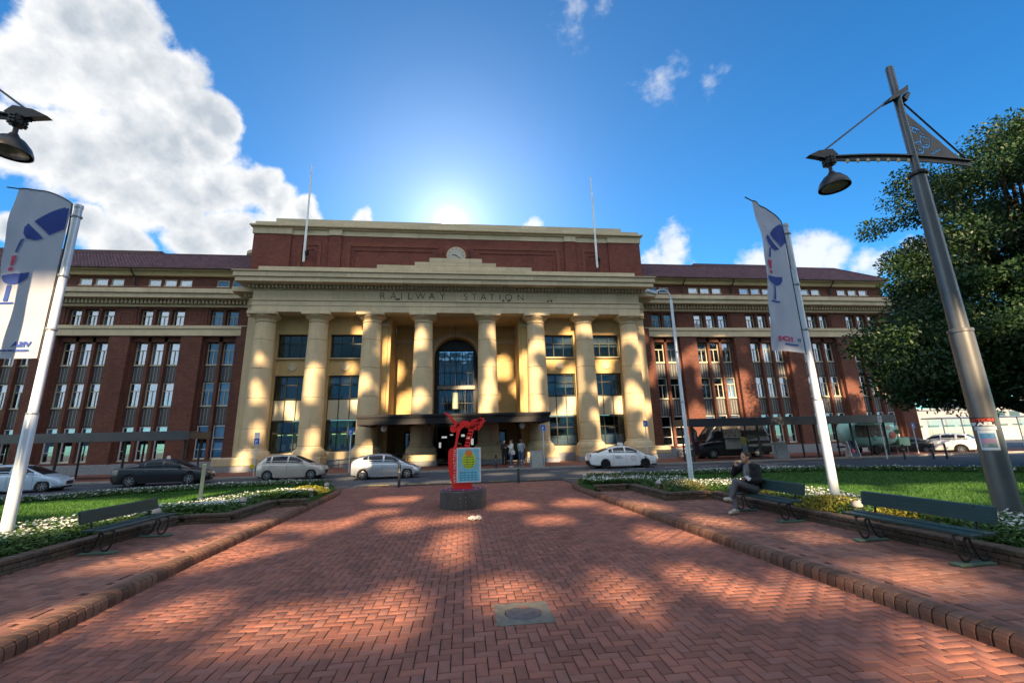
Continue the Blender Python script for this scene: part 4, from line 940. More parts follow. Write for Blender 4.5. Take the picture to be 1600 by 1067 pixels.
# ---------------------------------------------------------------- tall lamps with mast, arm and theatre plate
LGREY = M('lamp_grey', (.135, .14, .145), .38, .15, 3, metal=.45, spec=.5); LDARK = M('lamp_dark', (.045, .04, .038), .4, .15, 5, metal=.3); BULB = M('festoon_bulb', (.75, .68, .45), .3)
def plate_cells():
    """triangular plate with cut-out emblem: two masks, a bird-like flourish and a row of footlights"""
    mb = MB(); s = .011; A, B, C = (0.06, 1.02), (0.06, .03), (.98, .0)
    def tri(x, z):
        if x < .07: return False
        return z < 1.0-(x-.06)*1.04 and z > .04-.03*x
    def seg(x, z, a, b, w):
        vx, vz = b[0]-a[0], b[1]-a[1]; t = max(0, min(1, ((x-a[0])*vx+(z-a[1])*vz)/(vx*vx+vz*vz))); return math.hypot(x-a[0]-t*vx, z-a[1]-t*vz) < w
    def maskf(x, z, cx, cz, ang, smile):
        c, q = math.cos(ang), math.sin(ang); u = (x-cx)*c+(z-cz)*q; v = -(x-cx)*q+(z-cz)*c
        r = math.hypot(u/.105, v/.135) if v < .03 else max(abs(u)/.105, (v)/.115+.0)
        if .84 < r < 1.04: return True
        if smile and (math.hypot(u-.04, v-.03) < .017 or math.hypot(u+.04, v-.03) < .017): return True
        if smile: return abs(math.hypot(u, v+.01)-.058) < .010 and v < -.025
        return seg(u, v, (-.06, .05), (-.01, .03), .009) or seg(u, v, (.02, .05), (.06, .06), .009) or (abs(math.hypot(u, v+.10)-.05) < .010 and v > -.08)
    def hole(x, z):
        if maskf(x, z, .36, .33, -.25, True) or maskf(x, z, .185, .20, .35, False): return True
        for a, b, w in (((.12, .66), (.30, .60), .016), ((.18, .64), (.13, .56), .013), ((.13, .56), (.21, .53), .016), ((.30, .60), (.35, .52), .013), ((.35, .52), (.40, .50), .012), ((.24, .60), (.25, .54), .011),
                        ((.42, .06), (.66, .18), .009)):
            if seg(x, z, a, b, w): return True
        for k in range(4):
            if math.hypot(x-(.43+.065*k), z-(.105+.033*k)) < .017: return True
        return False
    nx, nz = int(1.0/s), int(1.05/s)
    keep = {(i, j) for i in range(nx) for j in range(nz) if tri((i+.5)*s, (j+.5)*s) and not hole((i+.5)*s, (j+.5)*s)}
    for (i, j) in keep:
        x, z = i*s, j*s; mb.add([(x, -.006, z), (x+s, -.006, z), (x+s, -.006, z+s), (x, -.006, z+s)], [(0, 1, 2, 3)]); mb.add([(x, .006, z), (x+s, .006, z), (x+s, .006, z+s), (x, .006, z+s)], [(3, 2, 1, 0)])
        for di, dj, e in ((-1, 0, ((x, z), (x, z+s))), (1, 0, ((x+s, z), (x+s, z+s))), (0, -1, ((x, z), (x+s, z))), (0, 1, ((x, z+s), (x+s, z+s)))):
            if (i+di, j+dj) not in keep: (a, b), (c, d) = e; mb.add([(a, -.006, b), (c, -.006, d), (c, .006, d), (a, .006, b)], [(0, 1, 2, 3)])
    me = bpy.data.meshes.new('emblem_plate'); me.from_pydata(mb.v, [], mb.f); me.materials.append(LDARK); return me
def make_lamp(label, loc):
    t = thing('street_lamp', label, 'street lamp', loc, 0, 'tall lamps with sail plates')
    MB().lathe([(.21, -.14), (.21, .03), (.165, .05), (.16, 2.9), (.158, 2.95)], seg=28).build('post', LGREY, t, True)
    MB().lathe([(.172, 2.95), (.172, 3.0), (.128, 3.02), (.112, 6.0)], seg=24).build('post', LGREY, t, True)
    MB().lathe([(.13, 5.98), (.15, 6.0), (.15, 6.05), (.07, 6.08)], seg=24).build('collar', LDARK, t, True)
    MB().lathe([(.066, 6.05), (.064, 8.42), (.055, 8.45)], seg=20).build('mast', LGREY, t, True)
    arm = MB(); n = 14
    for i in range(n):
        x0, x1 = -1.98+3.2*i/n, -1.98+3.2*(i+1)/n
        def zt(x): return 6.42-.035*(x-.1)**2
        def hh(x): return .10 if x > -1.3 else .05+.05*(x+1.98)/.68
        a0, a1 = zt(x0), zt(x1); w = .05
        arm.add([(x0, -w, a0), (x1, -w, a1), (x1, w, a1), (x0, w, a0), (x0, -w, a0-.025), (x1, -w, a1-.025), (x1, w, a1-.025), (x0, w, a0-.025)], [(0, 1, 2, 3), (7, 6, 5, 4), (0, 4, 5, 1), (3, 2, 6, 7)])
        arm.add([(x0, -.012, a0-.02), (x1, -.012, a1-.02), (x1, -.012, a1-.02-hh(x1)), (x0, -.012, a0-.02-hh(x0)), (x0, .012, a0-.02), (x1, .012, a1-.02), (x1, .012, a1-.02-hh(x1)), (x0, .012, a0-.02-hh(x0))], [(0, 3, 2, 1), (4, 5, 6, 7), (3, 7, 6, 2)])
    ao = arm.build('arm', LDARK, t)
    for i in range(7): x = -1.45+i*.215; MB().lathe([(.022, .0), (.028, -.02), (.026, -.05), (.012, -.07)][::-1], c=(x, -.03, 6.42-.035*(x-.1)**2-.10), seg=8).build('festoon_bulb', BULB, ao, True)
    fin = MB().prism([(-2.22, 6.28), (-2.0, 6.39), (-1.72, 6.44), (-1.62, 6.33), (-1.9, 6.24)], -.05, .05); fin.build('arm_tip', LDARK, t)
    for a, b in (((-.12, 0, 7.72), (-1.86, 0, 6.42)), ((.1, 0, 7.62), (1.16, 0, 6.42))): MB().tube([a, b], .016, 8).build('tie_rod', LDARK, t, True)
    MB().prism([(-.30, 7.56), (-.24, 7.66), (.16, 7.94), (.22, 7.98), (.20, 7.86), (.05, 7.74)], -.08, .08).build('clamp', LDARK, t); MB().prism([(.10, 7.70), (.22, 7.86), (.27, 7.82), (.16, 7.64)], -.05, .05).build('clamp', LDARK, t)
    o = obj('emblem_plate', plate_cells(), None, t); o.location = (0, 0, 6.42)
    hd = MB().lathe([(.05, 6.30), (.085, 6.28), (.09, 6.20), (.075, 6.12), (.03, 6.08), (.03, 6.0), (.05, 5.97), (.07, 5.93), (.14, 5.88), (.215, 5.78), (.245, 5.70), (.25, 5.66), (.235, 5.66)][::-1], c=(-1.80, 0, 0), seg=28, cap=False).build('lamp_shade', LDARK, t, True)
    gear = MB()
    for k in range(3):
        for i in range(10): a = i*.628; gear.box(-1.80+.09*math.cos(a)-.014, -1.80+.09*math.cos(a)+.014, .09*math.sin(a)-.014, .09*math.sin(a)+.014, 6.13+k*.055, 6.16+k*.055)
    gear.build('bracket_cluster', LDARK, hd); MB().lathe([(.18, 5.70), (.20, 5.67), (.12, 5.64), (.0, 5.63)][::-1], c=(-1.80, 0, 0), seg=24, cap=False).build('lens', M('lamp_lens', (.16, .16, .17), .2), hd, True)
    return t
la = make_lamp('tall grey lamp post with mask plate and pasted posters beside the nearest bench', (8.5, 6.25, .40))
lb = copy_tree(la); lb.location = (-8.45, 6.3, .40); lb.scale.x = -1; tag(lb, 'dark lamp arm and bowl shade reaching in above the lone bench side', 'street lamp')
# posters pasted on the tall lamp
def wrap_poster(z0, z1, a0, a1, mat, name, r=.166):
    rows = [[(r*math.sin(a), -r*math.cos(a), z) for z in (z0, z1)] for a in np.linspace(a0, a1, 9)]; return MB().grid(rows).build(name, mat, pt, True)
pt = thing('pasted_poster', 'black poster with red and white capitals pasted on the tall lamp post', 'poster', (8.5, 6.25, .40))
ca = math.atan2(-8.5, 6.25)   # towards the viewer
wrap_poster(1.375, 1.515, ca-1.9, ca+.75, M('poster_black', (.018, .016, .02), .6), 'poster_sheet')
wrap_poster(1.315, 1.372, ca-.95, ca+.75, M('poster_pale', (.55, .66, .75), .6, .2, 6), 'poster_sheet')
def wrap_text(s, size, z, mat, w, r=.1685):
    me = text_mesh(s, size, 0, .004); xs = [v.co.x for v in me.vertices]; sc = w/(max(xs)-min(xs))
    for v in me.vertices: a = ca+.66+(v.co.x-max(xs))*sc/.166; v.co = Vector((r*math.sin(a), -r*math.cos(a), z+v.co.y))
    obj('lettering', me, mat, pt)
wrap_text('SANCTION', .062, 1.453, M('poster_red', (.55, .06, .03), .6), .40); wrap_text('ISRAEL', .068, 1.388, M('poster_white', (.75, .78, .80), .6), .36)
pt2 = pt; pt = thing('pasted_poster', 'white bordered blue and mauve picture poster lower on the tall lamp post', 'poster', (8.5, 6.25, .40))
PW = wrap_poster(1.00, 1.31, ca-.75, ca+.6, M('poster_sheet_white', (.62, .72, .80), .6, .1, 5), 'poster_sheet'); wrap_poster(1.04, 1.10, ca-.62, ca+.47, M('poster_teal', (.10, .22, .22), .6, .5, 14, col2=(.3, .38, .36)), 'picture', .1675); wrap_poster(1.10, 1.18, ca-.62, ca+.47, M('poster_mauve', (.42, .24, .33), .6, .5, 9, col2=(.25, .27, .40)), 'picture', .1675); wrap_poster(1.18, 1.265, ca-.62, ca+.47, M('poster_blue', (.14, .36, .62), .6, .4, 9), 'picture', .1675)
# ---------------------------------------------------------------- banner poles
PWHITE = M('pole_white', (.62, .68, .74), .35, .12, 3, metal=.2); CLOTH = M('banner_cloth', (.62, .66, .76), .8, .08, 1.2, trans=.45); BLUEP = M('banner_blue', (.045, .10, .42), .8, .1, 2, trans=.35); PINKP = M('banner_pink', (.75, .10, .20), .8, .1, 2, trans=.35)
def pol(cx, cz, rx, rz, a0, a1, n=16): return [(cx+rx*math.cos(math.radians(a0+(a1-a0)*i/n)), cz+rz*math.sin(math.radians(a0+(a1-a0)*i/n))) for i in range(n+1)]
def make_banner(label, loc, ang, seed, plabel):
    p = thing('banner_pole', plabel, 'pole', loc)
    MB().lathe([(.085, -.14), (.085, 2.0), (.068, 2.03), (.062, 6.05), (.07, 6.06), (.07, 6.12), (.0, 6.13)], seg=18).build('pole', PWHITE, p, True)
    for z in (2.0, 3.55, 4.6, 5.85): MB().lathe([(.08, z), (.085, z+.01), (.085, z+.035), (.08, z+.045)], seg=18).build('ring', GALV, p, True)
    t = thing('banner', label, 'banner', loc); c, s = math.cos(ang), math.sin(ang)
    def m(u, v, off=0.):
        """u 0..1 from the pole outwards, v 0..1 bottom to top (metres 3.42 tall)"""
        wob = .06*math.sin(v*5+seed)*u+.035*math.sin(u*6+v*3+seed)*u+.016*math.sin(u*17+v*9)*u+.012*math.sin(v*23-u*8+seed)*u
        r = .14+u*1.02+.04*math.sin(v*2.5+seed)*u; dx, dy = -r*c, r*s
        z = 3.03+v*3.42-(.30*(1-u)**2.6 if v > .5 else 0)*((v-.5)*2 if v > .5 else 0)
        return (dx+s*(wob-off), dy+c*(wob-off), z)
    MB().grid([[m(i/16, j/44) for j in range(45)] for i in range(17)]).build('cloth', CLOTH, t, True)
    arm = [Vector(m(i/14, 1, 0))+Vector((0, 0, .012)) for i in range(15)]; rod = [Vector((-.10*c, .10*s, 5.0)), Vector((-.11*c, .11*s, 5.75))]+arm+[arm[-1]+Vector((-.22*c, .22*s, .03))]
    MB().tube(rod, .013, 6).build('banner_arm', LDARK, t, True); MB().tube([(-.11*c, .11*s, z) for z in (3.0, 4, 5.3)], .01, 6).build('halyard', LDARK, t, True)
    def decal(poly, mat, name='print'):
        # cut the outline into thin strips so that it follows the cloth
        us = [q[0] for q in poly]; vs_ = [q[1] for q in poly]; mb = MB(); n = 26
        lo, hi = min(vs_), max(vs_)
        for k in range(n):
            v0, v1 = lo+(hi-lo)*k/n, lo+(hi-lo)*(k+1)/n; vm = (v0+v1)/2; X = []
            for (a, b), (c2, d) in zip(poly, poly[1:]+poly[:1]):
                if (b > vm) != (d > vm): X.append(a+(c2-a)*(vm-b)/(d-b))
            X.sort()
            for a, b in zip(X[::2], X[1::2]):
                q = 5
                for e in range(q): ua, ub = a+(b-a)*e/q, a+(b-a)*(e+1)/q; mb.add([m(ua, v0, .016), m(ub, v0, .016), m(ub, v1, .016), m(ua, v1, .016)], [(0, 1, 2, 3)])
        mb.build(name, mat, t)
    # glass poured from above, exclamation mark, cup, foot (as seen through the cloth)
    decal([(.02, .80), (.02, .955), (.10, .945), (.24, .90), (.55, .80), (.24, .73)], BLUEP); decal([(.64, .785), (.32, .70), (.45, .685), (.60, .69), (.68, .72), (.70, .76)], BLUEP); decal([(.62, .69), (.74, .61), (.80, .61), (.70, .68)], BLUEP)
    decal([(.84, .59), (.72, .59), (.75, .53), (.82, .53)], PINKP); decal(pol(.785, .508, .055, .012, 0, 360), PINKP)
    decal([(.42, .485)]+pol(.70, .485, .28, .062, 0, -180)[0:17], BLUEP) if False else decal([(.44, .487)]+pol(.70, .475, .26, .055, 360, 180), BLUEP)
    decal([(.70, .415), (.78, .415), (.82, .325), (.74, .325)], BLUEP); decal([(.62, .318), (.90, .318), (.90, .308), (.62, .308)], BLUEP)
    def word(txt, size, u0, v0, mat, width):
        me = text_mesh(txt, size, 0, .006, 'LEFT'); xs = [q.co.x for q in me.vertices]; w = max(xs)-min(xs); k = width/w
        for q in me.vertices: q.co = Vector(m(u0+(q.co.x-min(xs))*k, v0+q.co.y/3.42, .017))
        obj('lettering', me, mat, t)
    return t, word
bl, word = make_banner('large pale banner with mirror writing and blue glass beside the lone bench', (-7.6, 8.6, .40), .05, .4, 'white banner pole rising behind the lone bench')
word('VISA', .13, .14, .065, BLUEP, .34); word('WELLINGTON ON A PLATE', .035, .16, .040, BLUEP, .5); word('!O!', .12, .68, .065, PINKP, .3)
br, word = make_banner('narrow pale banner with blue cup and pink marks near the street light', (7.5, 8.4, .40), -.36, 2.2, 'white banner pole rising between the two benches')
word('W', .12, .08, .065, BLUEP, .14); word('!O!', .14, .36, .065, PINKP, .42); word('WELLINGTON', .035, .2, .040, BLUEP, .45)
# ---------------------------------------------------------------- street light with curved arm
t = thing('street_light', 'slim white street light with hooked arm standing before the van shelter', 'street light', (7.66, 14.4, .30))
MB().lathe([(.085, -.1), (.08, 1.5), (.06, 1.55), (.05, 6.35), (.035, 6.4)], seg=14).build('pole', PWHITE, t, True)
for z in (2.6, 4.4): MB().lathe([(.068, z), (.075, z+.02), (.068, z+.04)], seg=14).build('ring', GALV, t, True)
MB().tube([(0, 0, 6.1), (0, 0, 6.4), (-.05, 0, 6.65), (-.18, 0, 6.78), (-.35, 0, 6.78), (-.55, 0, 6.72)], .028, 8).build('arm', PWHITE, t, True)
MB().obox((-.72, 0, 6.68), (.2, 0, -.06), (0, .09, 0), (.012, 0, .04)).build('lamp_head', PWHITE, t)
# ---------------------------------------------------------------- small posts, bollards, lights, signs
def bollard(x, y, lab, mat=STEELB, h=.95):
    t = thing('bollard', lab, 'bollard', (x, y, 0)); MB().lathe([(.06, 0), (.055, h-.2), (.05, h-.19)], seg=14).build('post', mat, t, True); MB().lathe([(.058, h-.19), (.062, h-.15), (.058, h-.1), (.05, h-.02), (.02, h)], seg=14).build('cap', mat, t, True); MB().lathe([(.063, h-.34), (.063, h-.30)], seg=14).build('band', GALV, t, True)
for x, y, lab in ((-2.62, 18.9, 'black bollard before the silver hatchback'), (2.34, 18.9, 'black bollard beside the sculpture on the taxi side'), (2.05, 27.9, 'black bollard on the footpath beside the waiting people'), (27.37, 24.8, 'black bollard before the nose of the mint trailer'), (29.03, 24.5, 'black bollard in front of the dark parked car'), (29.6, 24.2, 'black bollard in front of the white parked hatchback')): bollard(x, y, lab)
t = thing('marker_post', 'stubby cream post standing on the lawn', 'post', (-7.91, 14.68, .255)); MB().lathe([(.05, 0), (.05, .98), (.055, .99), (.055, 1.03), (.03, 1.05)], seg=12).build('post', CREAM, t, True); MB().lathe([(.09, 0), (.085, .03), (.05, .05)], seg=12).build('collar', CREAM, t, True)
PINKS = M('garden_light_stone', (.46, .40, .38), .8, .2, 9)
for x, y, z, lab in ((-6.55, 10.6, .42, 'small domed garden light behind the far end of the lone bench'), (-5.55, 12.2, .40, 'small domed garden light at the wall step beyond the lone bench'), (-4.6, 14.3, .25, 'small domed garden light at the rounded lawn end'), (-4.75, 16.4, .25, 'farther small domed garden light at the rounded lawn end near the silver car'), (6.95, 7.35, .42, 'small domed garden light behind the nearest bench'), (5.65, 12.55, .35, 'small domed garden light where the wall steps before the street light'), (4.4, 14.9, .25, 'small domed garden light on the lawn end by the kerb curve'), (4.5, 16.3, .22, 'farther small domed garden light by the kerb curve')):
    t = thing('garden_light', lab, 'garden light', (x, y, lz(y)-.01), 0, 'domed garden lights'); MB().lathe([(.085, 0), (.075, .1), (.06, .13)], seg=16).build('base', PINKS, t, True); MB().lathe([(.045, .13), (.045, .16)], seg=12).build('lens', STEELB, t); MB().lathe([(.08, .16), (.085, .18), (.075, .22), (.045, .25), (.01, .262)], seg=16).build('dome', PINKS, t, True)
SBLUE = M('sign_blue', (.02, .13, .55), .4, .05); SWHITE = M('sign_white', (.75, .77, .78), .4, .05)
def sign(x, y, h, lab, w=.30, hh=.40, face='blue', extra=False, z=0.12):
    t = thing('parking_sign', lab, 'sign', (x, y, z), 0, 'blue parking signs' if face == 'blue' else None); MB().lathe([(.035, 0), (.035, h)], seg=10).build('pole', PWHITE, t, True)
    pl = MB().box(-w/2, w/2, -.055, -.04, h-hh, h, .003).build('plate', SBLUE if face == 'blue' else SWHITE, t)
    if face == 'blue':
        o = obj('letter', text_mesh('P', .26, .001, .004), SWHITE, pl); o.location = (-.02, -.058, h-.30); o.rotation_euler.x = math.pi/2; MB().box(-.09, .09, -.060, -.056, h-hh+.03, h-hh+.06).build('arrow', SWHITE, pl)
    else: MB().box(-.10, .10, -.060, -.056, h-.14, h-.10).build('lettering', SBLUE, pl); MB().box(-.10, .10, -.060, -.056, h-.26, h-.22).build('lettering', SBLUE, pl)
    if extra: MB().box(-w/2, w/2, -.055, -.04, h+.02, h+.32, .003).build('plate', SWHITE, t); MB().lathe([(.13, -.02), (.15, 0), (.13, .02)], c=(-.1, -.05, .55), seg=16, axis=(0, -1, 0)).build('sticker', M('sign_yellow', (.6, .5, .03), .5), t)
sign(-12.4, 28.2, 2.2, 'blue and white parking sign behind the beige hatchback', extra=True); sign(-6.98, 28.4, 2.65, 'blue parking sign between the beige and the silver hatchbacks'); sign(5.2, 28.3, 2.6, 'blue parking sign beside the entrance canopy end'); sign(12.3, 28.5, 2.75, 'blue parking sign behind the white taxi bonnet'); sign(27.4, 26.0, 2.75, 'white notice sign on a pole before the mint trailer', face='white', z=0)
sign(33.2, 29.0, 2.2, 'blue sign on a cream pole under the big tree')
# ---------------------------------------------------------------- red sculpture
RED = M('sculpture_red', (.86, .030, .022), .38, .05, 2, coat=.3, spec=.5); CONC = M('plinth_concrete', (.115, .108, .10), .8, .35, 4, bump=.25, bscale=40, col2=(.05, .045, .04), streak=.4)
sc_ = thing('red_sculpture', 'red cut-out sculpture of a diving figure with fern wings on round plinth', 'sculpture', (0, 12.55, .016))
pl = MB().lathe([(.63, 0), (.635, .02), (.635, .44), (.62, .465), (.0001, .47)], seg=48).build('plinth', CONC, sc_, 30)
MB().lathe([(.56, .471), (.56, .476)], seg=40).build('plinth_top', M('plinth_magenta', (.20, .03, .10), .6, .3, 6), pl)
for a in np.linspace(0, 6.28, 9)[:-1]: MB().lathe([(.02, .476), (.02, .50), (.012, .508)], c=(.48*math.cos(a), .48*math.sin(a), 0), seg=8).build('bolt', GALV, pl, True)
for i, (a, z) in enumerate(((-1.68, .30), (-1.68, .21), (-1.66, .12), (-1.47, .32), (-1.46, .2), (-1.46, .12))): MB().lathe([(.012, 0), (.012, .012)], c=(.632*math.cos(a), .632*math.sin(a), z), seg=8, axis=(math.cos(a), math.sin(a), 0)).build('stud', GALV, pl)
body = [(-.25, .46), (-.31, .70), (-.37, .92), (-.39, 1.15), (-.395, 1.40), (-.385, 1.50), (-.34, 1.56), (-.27, 1.58), (.14, 1.58), (.22, 1.55), (.27, 1.48), (.27, 1.3), (.26, .9), (.22, .70), (.30, .46)]
MB().prism([(x-.02, z) for x, z in body], -.045, .045).build('body_plate', RED, sc_)
MB().prism([(-.15, 1.57), (-.13, 1.60), (.20, 1.60), (.22, 1.57)], -.06, .06).build('shoulder', RED, sc_)
fg = MB()
def limb(pts, name): 
    mb = MB(); L = []; R_ = []
    P_ = [Vector((p[0], 0, p[1])) for p in pts]
    for i, p in enumerate(P_):
        d = (P_[min(i+1, len(P_)-1)]-P_[max(i-1, 0)]).normalized(); nrm = Vector((-d.z, 0, d.x)); w = pts[i][2]; L.append(p+nrm*w); R_.append(p-nrm*w)
    mb.prism([(q.x, q.z) for q in L+R_[::-1]], -.022, .022); mb.build(name, RED, sc_)
limb([(-.22, 1.56, .06), (-.21, 1.64, .036), (-.175, 1.80, .036), (-.145, 2.0, .046), (-.12, 2.12, .075), (-.07, 2.20, .10), (.02, 2.25, .085), (.12, 2.26, .06), (.20, 2.24, .03)], 'figure')
limb([(-.14, 2.17, .06), (-.24, 2.28, .045), (-.34, 2.40, .036), (-.43, 2.50, .032), (-.52, 2.55, .024), (-.535, 2.56, .006)], 'arm')
MB().lathe([(.0, -.022), (.10, -.022), (.10, .022), (.0, .022)], c=(-.275, 0, 2.10), seg=24, axis=(0, 1, 0), cap=False).build('head', RED, sc_)
# fern: two curved stems with leaflets, each leaflet a piece
def stem(pts, lf, name):
    MB().tube([(x, 0, z) for x, z in pts], .014, 6).build(name, RED, sc_, True)
stem([(.08, 2.25), (.22, 2.22), (.36, 2.25), (.50, 2.30)], 0, 'fern_stem'); stem([(.34, 2.26), (.30, 2.08), (.24, 1.86), (.16, 1.60)], 0, 'fern_stem'); stem([(.30, 2.12), (.40, 2.10), (.48, 2.22), (.54, 2.34)], 0, 'fern_stem')
def leaflet(x, z, a, L, w=.02):
    p = [(x+math.cos(a)*L*t+math.cos(a+1.57)*w*q, z+math.sin(a)*L*t+math.sin(a+1.57)*w*q) for t, q in ((0, -.5), (.3, -1), (.75, -1), (1, -.3), (1, .3), (.75, 1), (.3, 1), (0, .5))]; MB().prism(p, -.018, .018).build('fern_leaflet', RED, sc_)
for i in range(6): leaflet(.10+.05*i, 2.26-.004*i, math.radians(-100+6*i), .15+.012*i, .021)
for i in range(7): leaflet(.315-.025*i, 2.12-.082*i, math.radians(172), .16-.003*i, .029)
for i in range(7): leaflet(.22+.045*i, 2.23+.012*i, math.radians(66-4*i), .14, .024); leaflet(.31+.034*i, 2.11+.035*i, math.radians(150-8*i), .10, .019); leaflet(.36+.028*i, 2.10+.035*i, math.radians(-28+5*i), .11, .026)
MB().tube([(.52+.05*math.cos(a), 0, 2.33+.05*math.sin(a)) for a in np.linspace(-1.2, 2.6, 9)], .02, 6).build('fern_tip', RED, sc_, True)
me = text_mesh('WELLINGTON', .115, .002, .0, 'CENTER', 1.3); o = obj('lettering', me, WHITEP, sc_); o.location = (-.19, -.050, 1.08); o.rotation_euler = (math.pi/2, -math.pi/2, 0)
# poster board fixed on it
po = thing('event_poster', 'framed blue poster with lime green egg shape on the red sculpture', 'poster', (.155, 12.55-.075, .66))
MB().box(-.335, .335, -.012, .0, 0, .93, .004).build('frame', SWHITE, po); 
MB().box(-.30, .30, -.014, -.0125, .03, .90).build('sheet', M('poster_sky', (.20, .66, .84), .5, .2, 6), po)
MB().prism([(x, z) for x, z in pol(0, .56, .185, .20, 180, 360)+pol(0, .56, .185, .30, 0, 180)], -.0165, -.015).build('egg_print', M('poster_lime', (.62, .75, .03), .5, .15, 7), po)
MB().prism(pol(0, .78, .10, .10, 0, 360, 22), -.0185, -.017).build('orange_print', M('poster_orange', (.85, .28, .07), .5, .2, 12), po)
INKB = M('poster_ink', (.03, .16, .35), .6); INKG = M('poster_green_ink', (.10, .30, .05), .6); PNK = M('poster_pink', (.75, .35, .42), .6)
for i, (z, w) in enumerate(((.66, .26), (.595, .30), (.53, .32), (.465, .30), (.405, .24))):
    for k in range(4): MB().box(-w/2+k*w/4+.005, -w/2+(k+1)*w/4-.008, -.0195, -.018, z, z+.022+.01*(k % 2)).build('print_line', INKG, po)
for i, z in enumerate((.25, .18, .12, .06)):
    for k in range(5): MB().box(-.25+k*.10+.01*(i % 2), -.17+k*.10, -.0165, -.015, z, z+.022).build('print_line', INKB, po)
for x, z in ((-.24, .80), (.24, .80), (-.25, .66), (.25, .64), (-.24, .47), (.25, .48), (-.23, .36), (.24, .36), (-.22, .28)): MB().prism(pol(x, z, .03, .022, 0, 360, 8), -.0165, -.015).build('print_dot', PNK, po)
# ---------------------------------------------------------------- boards, rail
def aframe(x, y, rz, lab, face, h=1.0, w=.62, z=.12):
    t = thing('sandwich_board', lab, 'sign board', (x, y, z), rz)
    for s in (-1, 1): MB().obox((0, s*.14, h/2), (w/2, 0, 0), (0, .012, 0), (0, -s*.10, h/2)).build('panel', face if s < 0 else SWHITE, t)
    for s in (-1, 1): MB().bar((s*w/2, -.26, 0), (s*w/2, -.04, h+.02), .04).build('frame_bar', GALV, t)
    return t
aframe(4.62, 28.0, .25, 'grey sandwich board on the footpath beside the waiting people', M('board_grey', (.38, .38, .34), .6, .3, 6), 1.0, .7)
aframe(22.0, 28.6, -.1, 'pale sandwich board beside the van rear', M('board_pale', (.33, .36, .38), .6, .2, 6), 1.1, .8)
t = aframe(26.9, 28.0, 0, 'dark blue sandwich board with red print before the mint trailer', M('board_navy', (.03, .05, .14), .5, .2, 6), 1.05, .66)
MB().prism(pol(-.1, .38, .13, .12, 0, 360, 12), -.315, -.30, lambda a, b, tt: (a, tt+b*.22, b)).build('red_print', M('board_red', (.6, .04, .05), .5), t)
t = thing('handrail', 'black metal ramp handrail before the stone bases behind the silver hatchback', 'handrail', (0, 0, .12))
for (y) in (32.9,):
    MB().tube([(-9.6, y, .55), (-5.2, y, .95), (-3.9, y, .95)], .03, 8).build('rail', STEELB, t, True); MB().tube([(-9.6, y, .25), (-5.2, y, .55), (-3.9, y, .55)], .02, 8).build('rail', STEELB, t, True)
    for i in range(8): x = -9.6+i*.8; MB().tube([(x, y, 0), (x, y, lerp([(-9.6, .55), (-5.2, .95), (-3.9, .95)], x)[0])], .022, 8).build('baluster', STEELB, t, True)
